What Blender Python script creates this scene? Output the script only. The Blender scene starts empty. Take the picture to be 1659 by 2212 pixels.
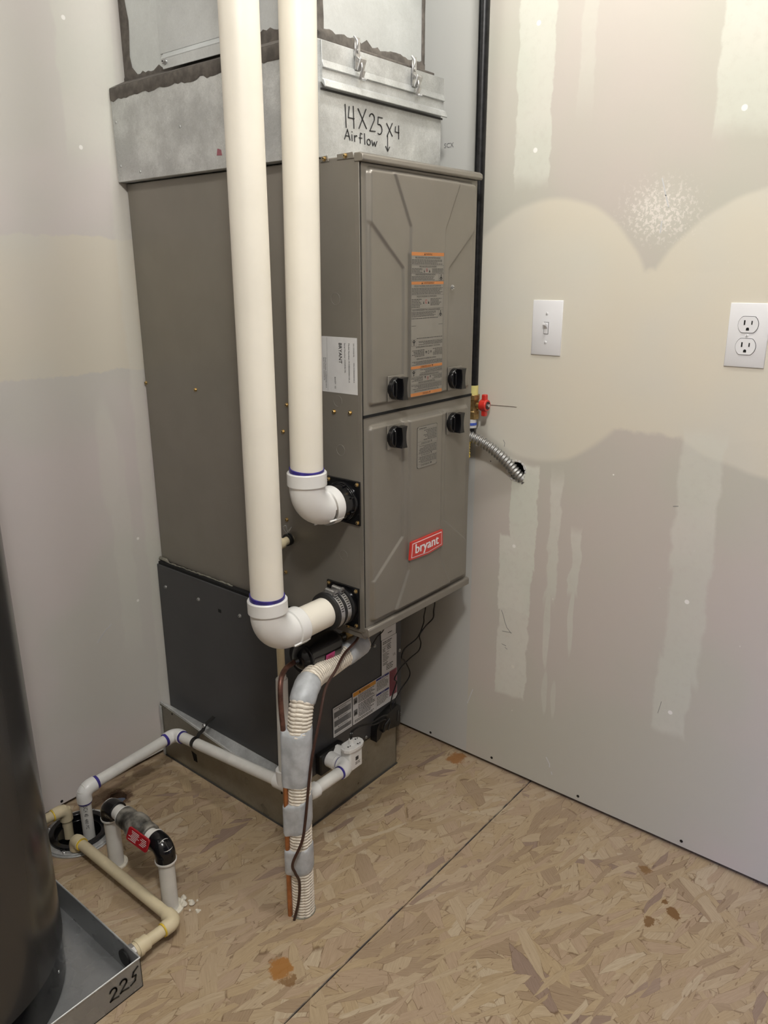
import bpy, bmesh, math, random
from mathutils import Vector as V, Matrix as M, noise
R = random.Random(7)
S = bpy.context.scene
COL = S.collection
# ------------------------------------------------------------------ camera
cam_data = bpy.data.cameras.new('camera')
cam = bpy.data.objects.new('camera', cam_data); COL.objects.link(cam)
yaw, pitch, roll = 0.88332, 0.29710, -0.003766
fw = V((math.sin(yaw)*math.cos(pitch), math.cos(yaw)*math.cos(pitch), -math.sin(pitch)))
rt = V((math.cos(yaw), -math.sin(yaw), 0)); up = rt.cross(fw)
r2 = rt*math.cos(roll) + up*math.sin(roll); u2 = up*math.cos(roll) - rt*math.sin(roll)
mw = M((( r2.x, u2.x, -fw.x, -1.07164), (r2.y, u2.y, -fw.y, -0.93067), (r2.z, u2.z, -fw.z, 1.23970), (0, 0, 0, 1)))
cam.matrix_world = mw
cam_data.sensor_fit = 'HORIZONTAL'; cam_data.sensor_width = 36; cam_data.lens = 36.241; cam_data.clip_start = 0.02
S.camera = cam
# ------------------------------------------------------------------ light
W = bpy.data.worlds.new('daylight'); S.world = W; W.use_nodes = True
W.node_tree.nodes['Background'].inputs[0].default_value = (0.74, 0.80, 1.0, 1)
W.node_tree.nodes['Background'].inputs[1].default_value = 0.06
def area(name, loc, rot, size, power, color, shape='DISK', sy=None):
    d = bpy.data.lights.new(name, 'AREA'); d.shape = shape; d.size = size; d.energy = power; d.color = color
    if sy: d.size_y = sy
    o = bpy.data.objects.new(name, d); o.location = loc; o.rotation_euler = rot; COL.objects.link(o); return o
def bulb(name, loc, r, power, color):
    d = bpy.data.lights.new(name, 'POINT'); d.shadow_soft_size = r; d.energy = power; d.color = color
    o = bpy.data.objects.new(name, d); o.location = loc; COL.objects.link(o); return o
bulb('ceiling_bulb', (0.0, -0.38, 2.38), 0.07, 24.0, (1.0, 0.98, 0.94))
bulb('ceiling_bulb', (-1.10, -1.02, 2.38), 0.08, 66.0, (1.0, 0.978, 0.94))
dl = area('doorway_daylight', (-0.95, -2.35, 0.95), V((1.45, 0.85, -0.66)).to_track_quat('-Z', 'Y').to_euler(), 0.7, 5.0, (0.32, 0.43, 1.0), 'RECTANGLE', 1.3)
dl.data.spread = math.radians(50)
S.view_settings.view_transform = 'Standard'; S.view_settings.look = 'None'
S.view_settings.gamma = 1; S.view_settings.exposure = 0.0; S.view_settings.use_curve_mapping = False
# ------------------------------------------------------------------ material helpers
class N:
    def __init__(s, name):
        s.m = bpy.data.materials.new(name); s.m.use_nodes = True; s.t = s.m.node_tree
        s.b = s.t.nodes['Principled BSDF']
    def n(s, typ, **kw):
        x = s.t.nodes.new(typ)
        for k, v in kw.items(): setattr(x, k, v)
        return x
    def L(s, a, b): s.t.links.new(a, b)
    def put(s, sock, v):
        if hasattr(v, 'links'): s.L(v, sock)
        else: sock.default_value = v
    def math(s, op, a, b=0.0, c=0.0):
        x = s.n('ShaderNodeMath', operation=op)
        s.put(x.inputs[0], a); s.put(x.inputs[1], b); s.put(x.inputs[2], c); return x.outputs[0]
    def vmath(s, op, a, b=None):
        x = s.n('ShaderNodeVectorMath', operation=op); s.put(x.inputs[0], a)
        if b is not None: s.put(x.inputs[1], b)
        return x.outputs['Value'] if op in ('LENGTH', 'DISTANCE', 'DOT_PRODUCT') else x.outputs[0]
    def rng(s, v, a, b, c=0.0, d=1.0, smooth=True):
        x = s.n('ShaderNodeMapRange'); x.interpolation_type = 'SMOOTHSTEP' if smooth else 'LINEAR'
        s.put(x.inputs[0], v)
        for i, q in enumerate((a, b, c, d)): x.inputs[i+1].default_value = q
        return x.outputs[0]
    def mix(s, f, a, b, blend='MIX'):
        x = s.n('ShaderNodeMix', data_type='RGBA', blend_type=blend)
        s.put(x.inputs[0], f); s.put(x.inputs[6], a); s.put(x.inputs[7], b); return x.outputs[2]
    def noise(s, scale, detail=3, rough=0.55, vec=None, out=0):
        x = s.n('ShaderNodeTexNoise'); x.inputs['Scale'].default_value = scale
        x.inputs['Detail'].default_value = detail; x.inputs['Roughness'].default_value = rough
        if vec is not None: s.L(vec, x.inputs['Vector'])
        return x.outputs[out]
    def coord(s): return s.n('ShaderNodeTexCoord').outputs['Object']
    def bump(s, h, strength=0.2, dist=0.002):
        x = s.n('ShaderNodeBump'); x.inputs['Strength'].default_value = strength; x.inputs['Distance'].default_value = dist
        s.L(h, x.inputs['Height']); s.L(x.outputs[0], s.b.inputs['Normal'])
def c4(c): return (c[0], c[1], c[2], 1)
def srgb(r, g, b):
    f = lambda x: ((x/255+0.055)/1.055)**2.4 if x > 10 else x/255/12.92
    return (f(r), f(g), f(b))
def mat(name, col, rough=0.5, metal=0.0, var=0.08, scale=25, bump=0.0, bscale=400, coat=0.0, spec=0.5):
    n = N(name); co = n.coord()
    a = c4(col); d = c4([x*(1-var) for x in col]); l = c4([min(1, x*(1+var)) for x in col])
    n.L(n.mix(n.rng(n.noise(scale, 4, vec=co), 0.3, 0.7), d, l), n.b.inputs['Base Color'])
    n.b.inputs['Roughness'].default_value = rough; n.b.inputs['Metallic'].default_value = metal
    n.b.inputs['Coat Weight'].default_value = coat; n.b.inputs['Specular IOR Level'].default_value = spec
    if bump: n.bump(n.noise(bscale, 2, vec=co), bump, 0.001)
    return n.m
MT = {}
MT['taupe'] = mat('taupe_paint', (0.240, 0.221, 0.190), 0.36, 0.35, 0.03, 12, 0.06, 900)
MT['coil_grey'] = mat('charcoal_sheet', (0.066, 0.066, 0.068), 0.42, 0.2, 0.06, 10)
MT['black'] = mat('black_plastic', (0.008, 0.008, 0.008), 0.33, 0, 0.1, 30)
MT['black_gloss'] = mat('gloss_black', (0.006, 0.006, 0.007), 0.15, 0, 0.1, 30)
MT['rubber'] = mat('black_rubber', (0.012, 0.012, 0.012), 0.6, 0, 0.15, 60)
MT['dark'] = mat('dark_gap', (0.004, 0.004, 0.004), 0.9)
MT['pvc'] = mat('cream_pvc_pipe', (0.86, 0.815, 0.71), 0.42, 0, 0.03, 9)
MT['pvc_white'] = mat('white_pvc_fitting', (0.80, 0.795, 0.775), 0.28, 0, 0.02, 20)
MT['pvc_grey'] = mat('white_pvc_pipe', (0.70, 0.69, 0.65), 0.4, 0, 0.05, 25)
MT['cpvc'] = mat('tan_cpvc', (0.66, 0.57, 0.38), 0.42, 0, 0.05, 30)
MT['primer'] = mat('purple_primer', (0.035, 0.025, 0.20), 0.3, 0, 0.4, 60)
MT['glue'] = mat('yellow_cement', (0.75, 0.53, 0.05), 0.3, 0, 0.3, 60)
MT['gold'] = mat('gold_zinc', (0.50, 0.37, 0.18), 0.3, 0.9, 0.2, 200)
MT['zinc'] = mat('zinc_steel', (0.55, 0.55, 0.55), 0.3, 0.9, 0.15, 120)
MT['conduit'] = mat('conduit_steel', (0.42, 0.42, 0.41), 0.4, 0.85, 0.1, 120)
MT['copper'] = mat('copper_tube', (0.50, 0.21, 0.085), 0.35, 0.75, 0.25, 40)
MT['copper_old'] = mat('tarnished_copper', (0.16, 0.075, 0.055), 0.4, 0.6, 0.4, 60)
MT['tape'] = mat('grey_tape', (0.46, 0.48, 0.50), 0.5, 0.1, 0.14, 45, 0.35, 70)
MT['insul'] = mat('white_insulation', (0.78, 0.72, 0.62), 0.42, 0, 0.12, 70)
MT['insul_groove_shade'] = mat('tan_groove_shade', (0.42, 0.36, 0.28), 0.6, 0, 0.15, 90)  # darker tone that paints shade into the rib grooves
MT['paper'] = mat('white_label', (0.62, 0.62, 0.62), 0.45, 0, 0.03, 40)
MT['paper_grey'] = mat('grey_label', (0.235, 0.22, 0.19), 0.5, 0, 0.03, 40)
MT['ink'] = mat('black_ink', (0.012, 0.012, 0.012), 0.5)
MT['ink_grey'] = mat('grey_ink', (0.055, 0.052, 0.048), 0.55)
MT['ink_light'] = mat('light_ink', (0.16, 0.16, 0.16), 0.55)
MT['ink_mid'] = mat('mid_ink', (0.26, 0.26, 0.26), 0.55)
MT['orange'] = mat('orange_ink', (0.50, 0.19, 0.055), 0.5, 0, 0.05)
MT['orange2'] = mat('amber_ink', (0.62, 0.28, 0.03), 0.5, 0, 0.05)
MT['pink'] = mat('pink_label', (0.55, 0.06, 0.22), 0.5, 0, 0.05)
MT['rose'] = mat('rose_label', (0.36, 0.12, 0.15), 0.5, 0, 0.08)
MT['navy'] = mat('navy_ink', (0.02, 0.025, 0.16), 0.5)
MT['red'] = mat('red_enamel', (0.60, 0.035, 0.025), 0.3, 0, 0.05, 40, coat=0.3)
MT['red_dark'] = mat('dark_red_vinyl', (0.33, 0.012, 0.018), 0.35, 0, 0.08, 40)
MT['white'] = mat('white_plastic', (0.80, 0.80, 0.82), 0.3, 0, 0.01, 20)
MT['brown_cable'] = mat('brown_cable', (0.045, 0.018, 0.012), 0.35)
MT['iron'] = mat('black_iron', (0.012, 0.012, 0.013), 0.35, 0.4, 0.4, 90)
MT['brass'] = mat('brass', (0.35, 0.24, 0.10), 0.35, 0.8, 0.3, 90)
MT['yellow'] = mat('yellow_coating', (0.75, 0.56, 0.10), 0.4)
MT['yellow_tape'] = mat('pale_yellow_tape', (0.72, 0.66, 0.25), 0.5)
MT['blue'] = mat('blue_print', (0.05, 0.10, 0.45), 0.4)
MT['wood_dark'] = mat('dark_plate_wood', (0.05, 0.03, 0.02), 0.8, 0, 0.3, 60)
MT['smoke'] = mat('greyed_pvc_valve', (0.20, 0.19, 0.165), 0.3, 0, 0.9, 28)
MT['caulk_and_shadow'] = mat('putty', (0.22, 0.21, 0.17), 0.7, 0, 0.25, 120, 0.5, 200)
MT['crumb'] = mat('dried_cement', (0.72, 0.68, 0.58), 0.6, 0, 0.1, 100)

def galv(name, col, rough, spangle=0.12, scale=18, streak=0.3):
    n = N(name); co = n.coord()
    v = n.n('ShaderNodeTexVoronoi'); v.inputs['Scale'].default_value = scale*3
    n.L(n.vmath('ADD', co, n.vmath('SCALE', n.noise(30, 2, vec=co, out=1))), v.inputs['Vector'])
    g = n.rng(v.outputs['Color'], 0, 1, 1-spangle, 1+spangle, False)
    big = n.rng(n.noise(scale*0.5, 5, 0.65, vec=co), 0.35, 0.7, 1-streak, 1.08)
    k = n.math('MULTIPLY', g, big)
    x = n.n('ShaderNodeVectorMath', operation='SCALE'); x.inputs[0].default_value = col; n.L(k, x.inputs['Scale'])
    n.L(x.outputs[0], n.b.inputs['Base Color'])
    n.b.inputs['Metallic'].default_value = 0.55
    n.L(n.rng(n.noise(scale, 3, vec=co), 0.3, 0.7, rough-0.08, rough+0.1), n.b.inputs['Roughness'])
    return n.m
MT['galv'] = galv('galvanised_sheet', (0.66, 0.675, 0.67), 0.42)
MT['galv_duct'] = galv('bright_duct_sheet', (0.64, 0.665, 0.67), 0.36, 0.04, 10, 0.12)
MT['galv_dull'] = galv('dull_plenum_sheet', (0.32, 0.30, 0.245), 0.34, 0.05, 8, 0.35)
MT['galv_pan'] = galv('pan_sheet', (0.36, 0.37, 0.375), 0.30, 0.04, 10, 0.15)
MT['mastic'] = mat('duct_sealant', (0.105, 0.092, 0.080), 0.7, 0, 0.3, 60, 0.6, 60)
n = N('heater_jacket'); co = n.coord()
n.L(n.mix(n.noise(3, 3, vec=co), (0.050, 0.048, 0.046, 1), (0.068, 0.066, 0.063, 1)), n.b.inputs['Base Color'])
n.b.inputs['Metallic'].default_value = 0.35; n.b.inputs['Roughness'].default_value = 0.22; MT['jacket'] = n.m
n = N('coupling_sleeve'); MT['clear'] = mat('clear_plastic', (0.10, 0.10, 0.09), 0.2, 0, 0.3, 60)

# drywall: paper board with sanded joint compound; shapes are (kind, c0, c1, h0, h1, soft, opacity) in wall metres
def drywall(name, axis, shapes, bands, bare=None, dots=(), board=((200, 192, 184), (195, 193, 181))):
    n = N(name); co = n.coord()
    sx = n.n('ShaderNodeSeparateXYZ'); n.L(co, sx.inputs[0])
    cx = n.n('ShaderNodeCombineXYZ'); n.L(sx.outputs[axis], cx.inputs[0]); n.L(sx.outputs[2], cx.inputs[1])
    p = cx.outputs[0]
    wob = n.vmath('MULTIPLY', n.vmath('SUBTRACT', n.noise(16, 5, 0.6, vec=co, out=1), (0.5, 0.5, 0.5)), (0.030, 0.040, 0))
    pw = n.vmath('ADD', p, wob)
    wob2 = n.vmath('MULTIPLY', n.vmath('SUBTRACT', n.noise(5, 2, 0.5, vec=co, out=1), (0.5, 0.5, 0.5)), (0.03, 0.03, 0))
    pw2 = n.vmath('ADD', p, wob2)
    def mask(sh):
        kind, a, b, ha, hb, soft, op = sh
        src = pw2 if kind == 'e' else pw
        d = n.vmath('MULTIPLY', n.vmath('SUBTRACT', src, (a, b, 0)), (1/ha, 1/hb, 0))
        if kind == 'e': q = n.vmath('LENGTH', d)
        else:
            s2 = n.n('ShaderNodeSeparateXYZ'); n.L(n.vmath('ABSOLUTE', d), s2.inputs[0])
            q = n.math('MAXIMUM', s2.outputs[0], s2.outputs[1])
        return n.rng(q, 1-soft, 1.0, op, 0.0)
    tone = n.noise(2.6, 2, vec=co)
    paper = n.mix(n.rng(tone, 0.38, 0.62), c4(srgb(*board[0])), c4(srgb(*board[1])))
    mud = n.mix(n.rng(n.noise(3.5, 2, vec=co), 0.4, 0.62), c4(srgb(222, 220, 210)), c4(srgb(214, 216, 204)))
    cream = n.mix(n.rng(n.noise(3.1, 2, vec=co), 0.35, 0.65), c4(srgb(221, 214, 197)), c4(srgb(215, 212, 201)))
    def union(lst):
        acc = None
        for sh in lst:
            k = mask(sh); acc = k if acc is None else n.math('MAXIMUM', acc, k)
        return acc
    col = n.mix(union(bands), paper, cream)
    strip = union(shapes)
    worn = n.math('MULTIPLY', strip, n.rng(n.noise(70, 6, 0.7, vec=co), 0.25, 0.55, 0.72, 1.0))
    col = n.mix(worn, col, mud)
    for (a, b, r, cc) in dots:
        q = n.vmath('DISTANCE', p, (a, b, 0)); col = n.mix(n.rng(q, r*0.8, r), c4(cc), col) if False else n.mix(n.rng(q, r*0.75, r, 1, 0), col, c4(cc))
    if bare:
        col = n.mix(n.rng(sx.outputs[axis], bare-0.002, bare+0.002), col, c4(srgb(192, 192, 188)))
    if bare:
        q = n.vmath('LENGTH', n.vmath('MULTIPLY', n.vmath('SUBTRACT', pw2, (-0.345, 1.355, 0)), (1/0.11, 1/0.085, 0)))
        spray = n.math('MULTIPLY', n.rng(q, 0.15, 1.0, 1, 0), n.rng(n.math('SUBTRACT', n.noise(130, 5, 0.7, vec=co), n.math('MULTIPLY', q, 0.12)), 0.45, 0.52))
        col = n.mix(n.math('MULTIPLY', spray, 0.75), col, c4(srgb(236, 229, 222)))
    speck = n.rng(n.noise(55, 2, 0.4, vec=co), 0.80, 0.83, 0, 0.5)
    col = n.mix(speck, col, c4(srgb(236, 233, 226)))
    n.L(col, n.b.inputs['Base Color']); n.b.inputs['Roughness'].default_value = 0.72; n.b.inputs['Specular IOR Level'].default_value = 0.25
    h = n.math('ADD', n.math('MULTIPLY', strip, 0.6), n.math('MULTIPLY', n.noise(120, 4, 0.6, vec=co), 0.25))
    n.bump(h, 0.12, 0.002)
    return n.m
WHT = srgb(243, 241, 236)
MT['wall_r'] = drywall('drywall_right', 1,
    [('r', -0.070, 1.80, 0.043, 0.395, 0.10, 0.75), ('r', -0.180, 1.90, 0.018, 0.40, 0.35, 0.30), ('r', -0.475, 1.86, 0.050, 0.40, 0.12, 0.7),
     ('r', -0.092, 0.70, 0.036, 0.13, 0.10, 0.95), ('r', -0.076, 0.55, 0.048, 0.10, 0.10, 0.95), ('r', -0.078, 0.36, 0.044, 0.14, 0.10, 0.8),
     ('r', -0.172, 0.66, 0.016, 0.18, 0.35, 0.65), ('e', -0.172, 0.44, 0.010, 0.12, 0.25, 0.6), ('r', -0.228, 0.62, 0.013, 0.09, 0.3, 0.6), ('e', -0.232, 0.48, 0.008, 0.10, 0.3, 0.6),
     ('e', -0.175, 0.27, 0.009, 0.07, 0.3, 0.45), ('e', -0.20, 0.26, 0.008, 0.06, 0.3, 0.4),
     ('r', -0.477, 0.80, 0.045, 0.16, 0.22, 0.55), ('r', -0.481, 0.55, 0.044, 0.16, 0.25, 0.5), ('r', -0.472, 0.37, 0.040, 0.10, 0.2, 0.55),
     ('e', -0.13, 1.20, 0.16, 0.16, 0.5, 0.25), ('e', -0.345, 1.36, 0.07, 0.06, 1.0, 0.25)],
    [('e', -0.115, 1.115, 0.25, 0.282, 0.06, 0.85), ('e', -0.60, 1.135, 0.29, 0.265, 0.05, 0.8), ('r', -0.9, 1.09, 1.2, 0.165, 0.08, 0.85)],
    0.045, [(-0.070, 1.712, 0.0055, WHT), (-0.076, 1.483, 0.0055, WHT), (-0.477, 1.513, 0.006, WHT), (-0.071, 0.624, 0.005, WHT), (-0.084, 0.31, 0.005, srgb(225, 221, 210)),
     (-0.48, 0.593, 0.0055, WHT), (-0.473, 0.331, 0.0055, WHT), (-0.30, 0.835, 0.002, WHT), (0.002, 0.82, 0.002, srgb(90, 85, 80))])
MT['wall_b'] = drywall('drywall_back', 0,
    [('r', -0.075, 1.95, 0.060, 0.50, 0.15, 0.45), ('r', -0.02, 1.4, 0.025, 1.6, 0.5, 0.5), ('e', -0.118, 0.83, 0.035, 0.17, 0.4, 0.4), ('r', -0.10, 0.60, 0.03, 0.30, 0.3, 0.3)],
    [('r', -1.0, 1.175, 1.2, 0.148, 0.04, 0.8)], None,
    [(-0.108, 1.736, 0.005, WHT), (-0.100, 1.499, 0.005, WHT), (-0.06, 0.62, 0.004, WHT), (-0.078, 0.46, 0.004, WHT)], ((214, 206, 203), (207, 204, 197)))
MT['block_wall_dark'] = mat('dark_block_board', (0.36, 0.34, 0.32), 0.8, 0, 0.05, 3)
MT['ceiling'] = mat('ceiling_board', (0.5, 0.49, 0.47), 0.85, 0, 0.05, 3)
# oriented strand board: crossing layers of long flakes, every flake its own tone
def osb():
    n = N('strand_board'); co = n.coord()
    cols = [srgb(190, 166, 132), srgb(181, 156, 122), srgb(194, 171, 139), srgb(186, 160, 131), srgb(170, 145, 116), srgb(189, 164, 128), srgb(156, 132, 114), srgb(199, 178, 148)]
    col = None; hgt = None
    specs = [(12, 6, 20, 0.0), (38, 8, 30, 0.45), (-24, 6, 24, 0.52), (70, 8, 36, 0.66), (48, 10, 44, 0.66), (2, 7, 34, 0.70), (-55, 9, 40, 0.78), (28, 11, 70, 0.74), (10, 15, 90, 0.84)]
    for i, (ang, sxx, syy, thr) in enumerate(specs):
        mp = n.n('ShaderNodeMapping'); mp.vector_type = 'POINT'
        mp.inputs['Rotation'].default_value = (0, 0, math.radians(ang)); mp.inputs['Location'].default_value = (i*3.17, i*1.31, 0)
        n.L(co, mp.inputs[0])
        w = n.vmath('ADD', mp.outputs[0], n.vmath('MULTIPLY', n.vmath('SUBTRACT', n.noise(6, 3, 0.6, vec=mp.outputs[0], out=1), (0.5, 0.5, 0.5)), (0.07, 0.035, 0)))
        sc = n.vmath('MULTIPLY', w, (sxx, syy, 1))
        vo = n.n('ShaderNodeTexVoronoi', voronoi_dimensions='2D'); vo.inputs['Scale'].default_value = 1.0; n.L(sc, vo.inputs['Vector'])
        sp = n.n('ShaderNodeSeparateColor'); n.L(vo.outputs['Color'], sp.inputs[0])
        rp = n.n('ShaderNodeValToRGB'); rp.color_ramp.interpolation = 'CONSTANT'
        e = rp.color_ramp.elements
        while len(e) < len(cols): e.new(0.5)
        for k, c in enumerate(cols):
            e[k].position = [0, .18, .36, .53, .68, .80, .925, .955][k]; e[k].color = c4(c)
        n.L(sp.outputs[0], rp.inputs[0])
        gr = n.noise(1.0, 6, 0.75, vec=n.vmath('MULTIPLY', mp.outputs[0], (24, 420, 1)))
        lay = n.mix(n.rng(gr, 0.25, 0.75, 0.0, 1.0), n.mix(1.0, rp.outputs[0], (0.74, 0.71, 0.68, 1), 'MULTIPLY'), rp.outputs[0])
        vd = n.n('ShaderNodeTexVoronoi', voronoi_dimensions='2D', feature='DISTANCE_TO_EDGE'); vd.inputs['Scale'].default_value = 1.0; n.L(sc, vd.inputs['Vector'])
        edge = n.math('MULTIPLY', n.rng(vd.outputs[0], 0.0, 0.045, 1, 0), n.rng(n.noise(30, 4, 0.65, vec=co), 0.42, 0.58))
        lay = n.mix(n.math('MULTIPLY', edge, 0.8), lay, c4(srgb(108, 82, 56)))
        if col is None: col, hgt = lay, sp.outputs[0]
        else:
            mk = n.math('MULTIPLY', n.math('GREATER_THAN', sp.outputs[1], thr), 1.0)
            col = n.mix(mk, col, lay)
            hgt = n.math('ADD', n.math('MULTIPLY', hgt, n.math('SUBTRACT', 1.0, mk)), n.math('MULTIPLY', mk, sp.outputs[0]))
    col = n.mix(n.rng(n.noise(3, 4, 0.6, vec=co), 0.4, 0.75, 0, 0.38), col, c4(srgb(184, 160, 138)))
    pits = n.rng(n.noise(1, 4, 0.6, vec=n.vmath('MULTIPLY', co, (38, 75, 1))), 0.64, 0.71)
    col = n.mix(n.math('MULTIPLY', pits, 0.55), col, c4(srgb(98, 72, 48)))
    p2 = n.vmath('MULTIPLY', n.vmath('ADD', co, n.vmath('MULTIPLY', n.vmath('SUBTRACT', n.noise(34, 5, 0.7, vec=co, out=1), (0.5, 0.5, 0.5)), (0.055, 0.055, 0))), (1, 1, 0))
    for (x, y, r, c, op) in [(0.434, 0.055, 0.028, srgb(150, 98, 48), .85), (-0.32, -0.057, 0.026, srgb(160, 106, 46), .9), (-0.33, -0.09, 0.014, srgb(124, 88, 48), .8),
                             (0.354, -0.493, 0.016, srgb(128, 92, 50), .8), (0.271, -0.583, 0.016, srgb(118, 82, 42), .9), (0.224, -0.555, 0.016, srgb(118, 82, 42), .85), (0.29, -0.56, 0.010, srgb(118, 82, 42), .9),
                             (-0.235, 0.617, 0.040, srgb(84, 60, 44), .9), (-0.33, 0.40, 0.03, srgb(128, 108, 84), .5), (-0.27, 0.655, 0.05, srgb(106, 80, 60), .5), (-0.13, 0.665, 0.03, srgb(106, 80, 60), .5)]:
        q = n.vmath('DISTANCE', p2, (x, y, 0)); col = n.mix(n.rng(q, r*0.7, r, op, 0), col, c4(c))
    sl = n.rng(n.noise(1, 3, 0.5, vec=n.vmath('MULTIPLY', n.vmath('ADD', co, (3.3, 1.7, 0)), (26, 110, 1))), 0.66, 0.70)
    col = n.mix(n.math('MULTIPLY', sl, 0.5), col, c4(srgb(112, 84, 60)))
    col = n.mix(1.0, col, (0.87, 0.91, 0.96, 1), 'MULTIPLY')
    # blue snapped chalk line beside the panel joint
    sy = n.n('ShaderNodeSeparateXYZ'); n.L(co, sy.inputs[0])
    ln = n.math('ABSOLUTE', n.math('ADD', sy.outputs[1], 0.1455))
    ck = n.math('MULTIPLY', n.rng(ln, 0.0012, 0.003, 0.8, 0), n.rng(n.noise(14, 4, vec=co), 0.38, 0.55))
    col = n.mix(ck, col, c4(srgb(52, 56, 68)))
    n.L(col, n.b.inputs['Base Color']); n.b.inputs['Roughness'].default_value = 0.75; n.b.inputs['Specular IOR Level'].default_value = 0.25
    n.bump(n.math('ADD', hgt, n.math('MULTIPLY', n.noise(90, 4, vec=co), 0.5)), 0.25, 0.0015)
    return n.m
MT['osb'] = osb()

# ------------------------------------------------------------------ mesh helpers
def frame(t, ref=None):
    t = t.normalized(); r = V((0, 0, 1)) if abs(t.z) < 0.9 else V((1, 0, 0))
    a = (ref - t*ref.dot(t)).normalized() if ref is not None and (ref - t*ref.dot(t)).length > 1e-4 else t.cross(r).normalized()
    return a, t.cross(a)
def fillet(pts, r, k=8):
    pts = [V(p) for p in pts]; out = [pts[0]]
    for i in range(1, len(pts)-1):
        a, b, c = pts[i-1], pts[i], pts[i+1]; rr = r[i-1] if isinstance(r, (list, tuple)) else r
        d1 = (a-b).normalized(); d2 = (c-b).normalized(); ang = d1.angle(d2)
        if ang > 3.1: out.append(b); continue
        t = rr/math.tan(ang/2); p1 = b+d1*t; cen = b+(d1+d2).normalized()*(rr/math.sin(ang/2))
        s = p1-cen; e = b+d2*t-cen; tot = s.angle(e); ax = s.cross(e).normalized()
        for j in range(k+1): out.append(cen + M.Rotation(tot*j/k, 3, ax) @ s)
    out.append(pts[-1]); return out
def spline(pts, k=10):
    pts = [V(p) for p in pts]; P = [2*pts[0]-pts[1]] + pts + [2*pts[-1]-pts[-2]]; out = []
    for i in range(1, len(P)-2):
        for j in range(k):
            t = j/k; a, b, c, d = P[i-1:i+3]
            out.append(0.5*((2*b) + (c-a)*t + (2*a-5*b+4*c-d)*t*t + (3*b-a-3*c+d)*t**3))
    out.append(pts[-1]); return out
def resample(path, step):
    out = [path[0]]; acc = 0
    for a, b in zip(path, path[1:]):
        L = (b-a).length; s = step-acc
        while s <= L: out.append(a.lerp(b, s/L)); s += step
        acc = L-(s-step)
    if (out[-1]-path[-1]).length > 1e-5: out.append(path[-1])
    return out
_txt = {}
def glyphs(body):
    if body not in _txt:
        c = bpy.data.curves.new('t', 'FONT'); c.body = body; c.size = 1; c.resolution_u = 2
        o = bpy.data.objects.new('t', c); me = bpy.data.meshes.new_from_object(o)
        vs = [(v.co.x, v.co.y) for v in me.vertices]; fs = [tuple(p.vertices) for p in me.polygons]
        bpy.data.objects.remove(o); bpy.data.curves.remove(c); bpy.data.meshes.remove(me)
        _txt[body] = (vs, fs, max([v[0] for v in vs] or [1]))
    return _txt[body]
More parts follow.
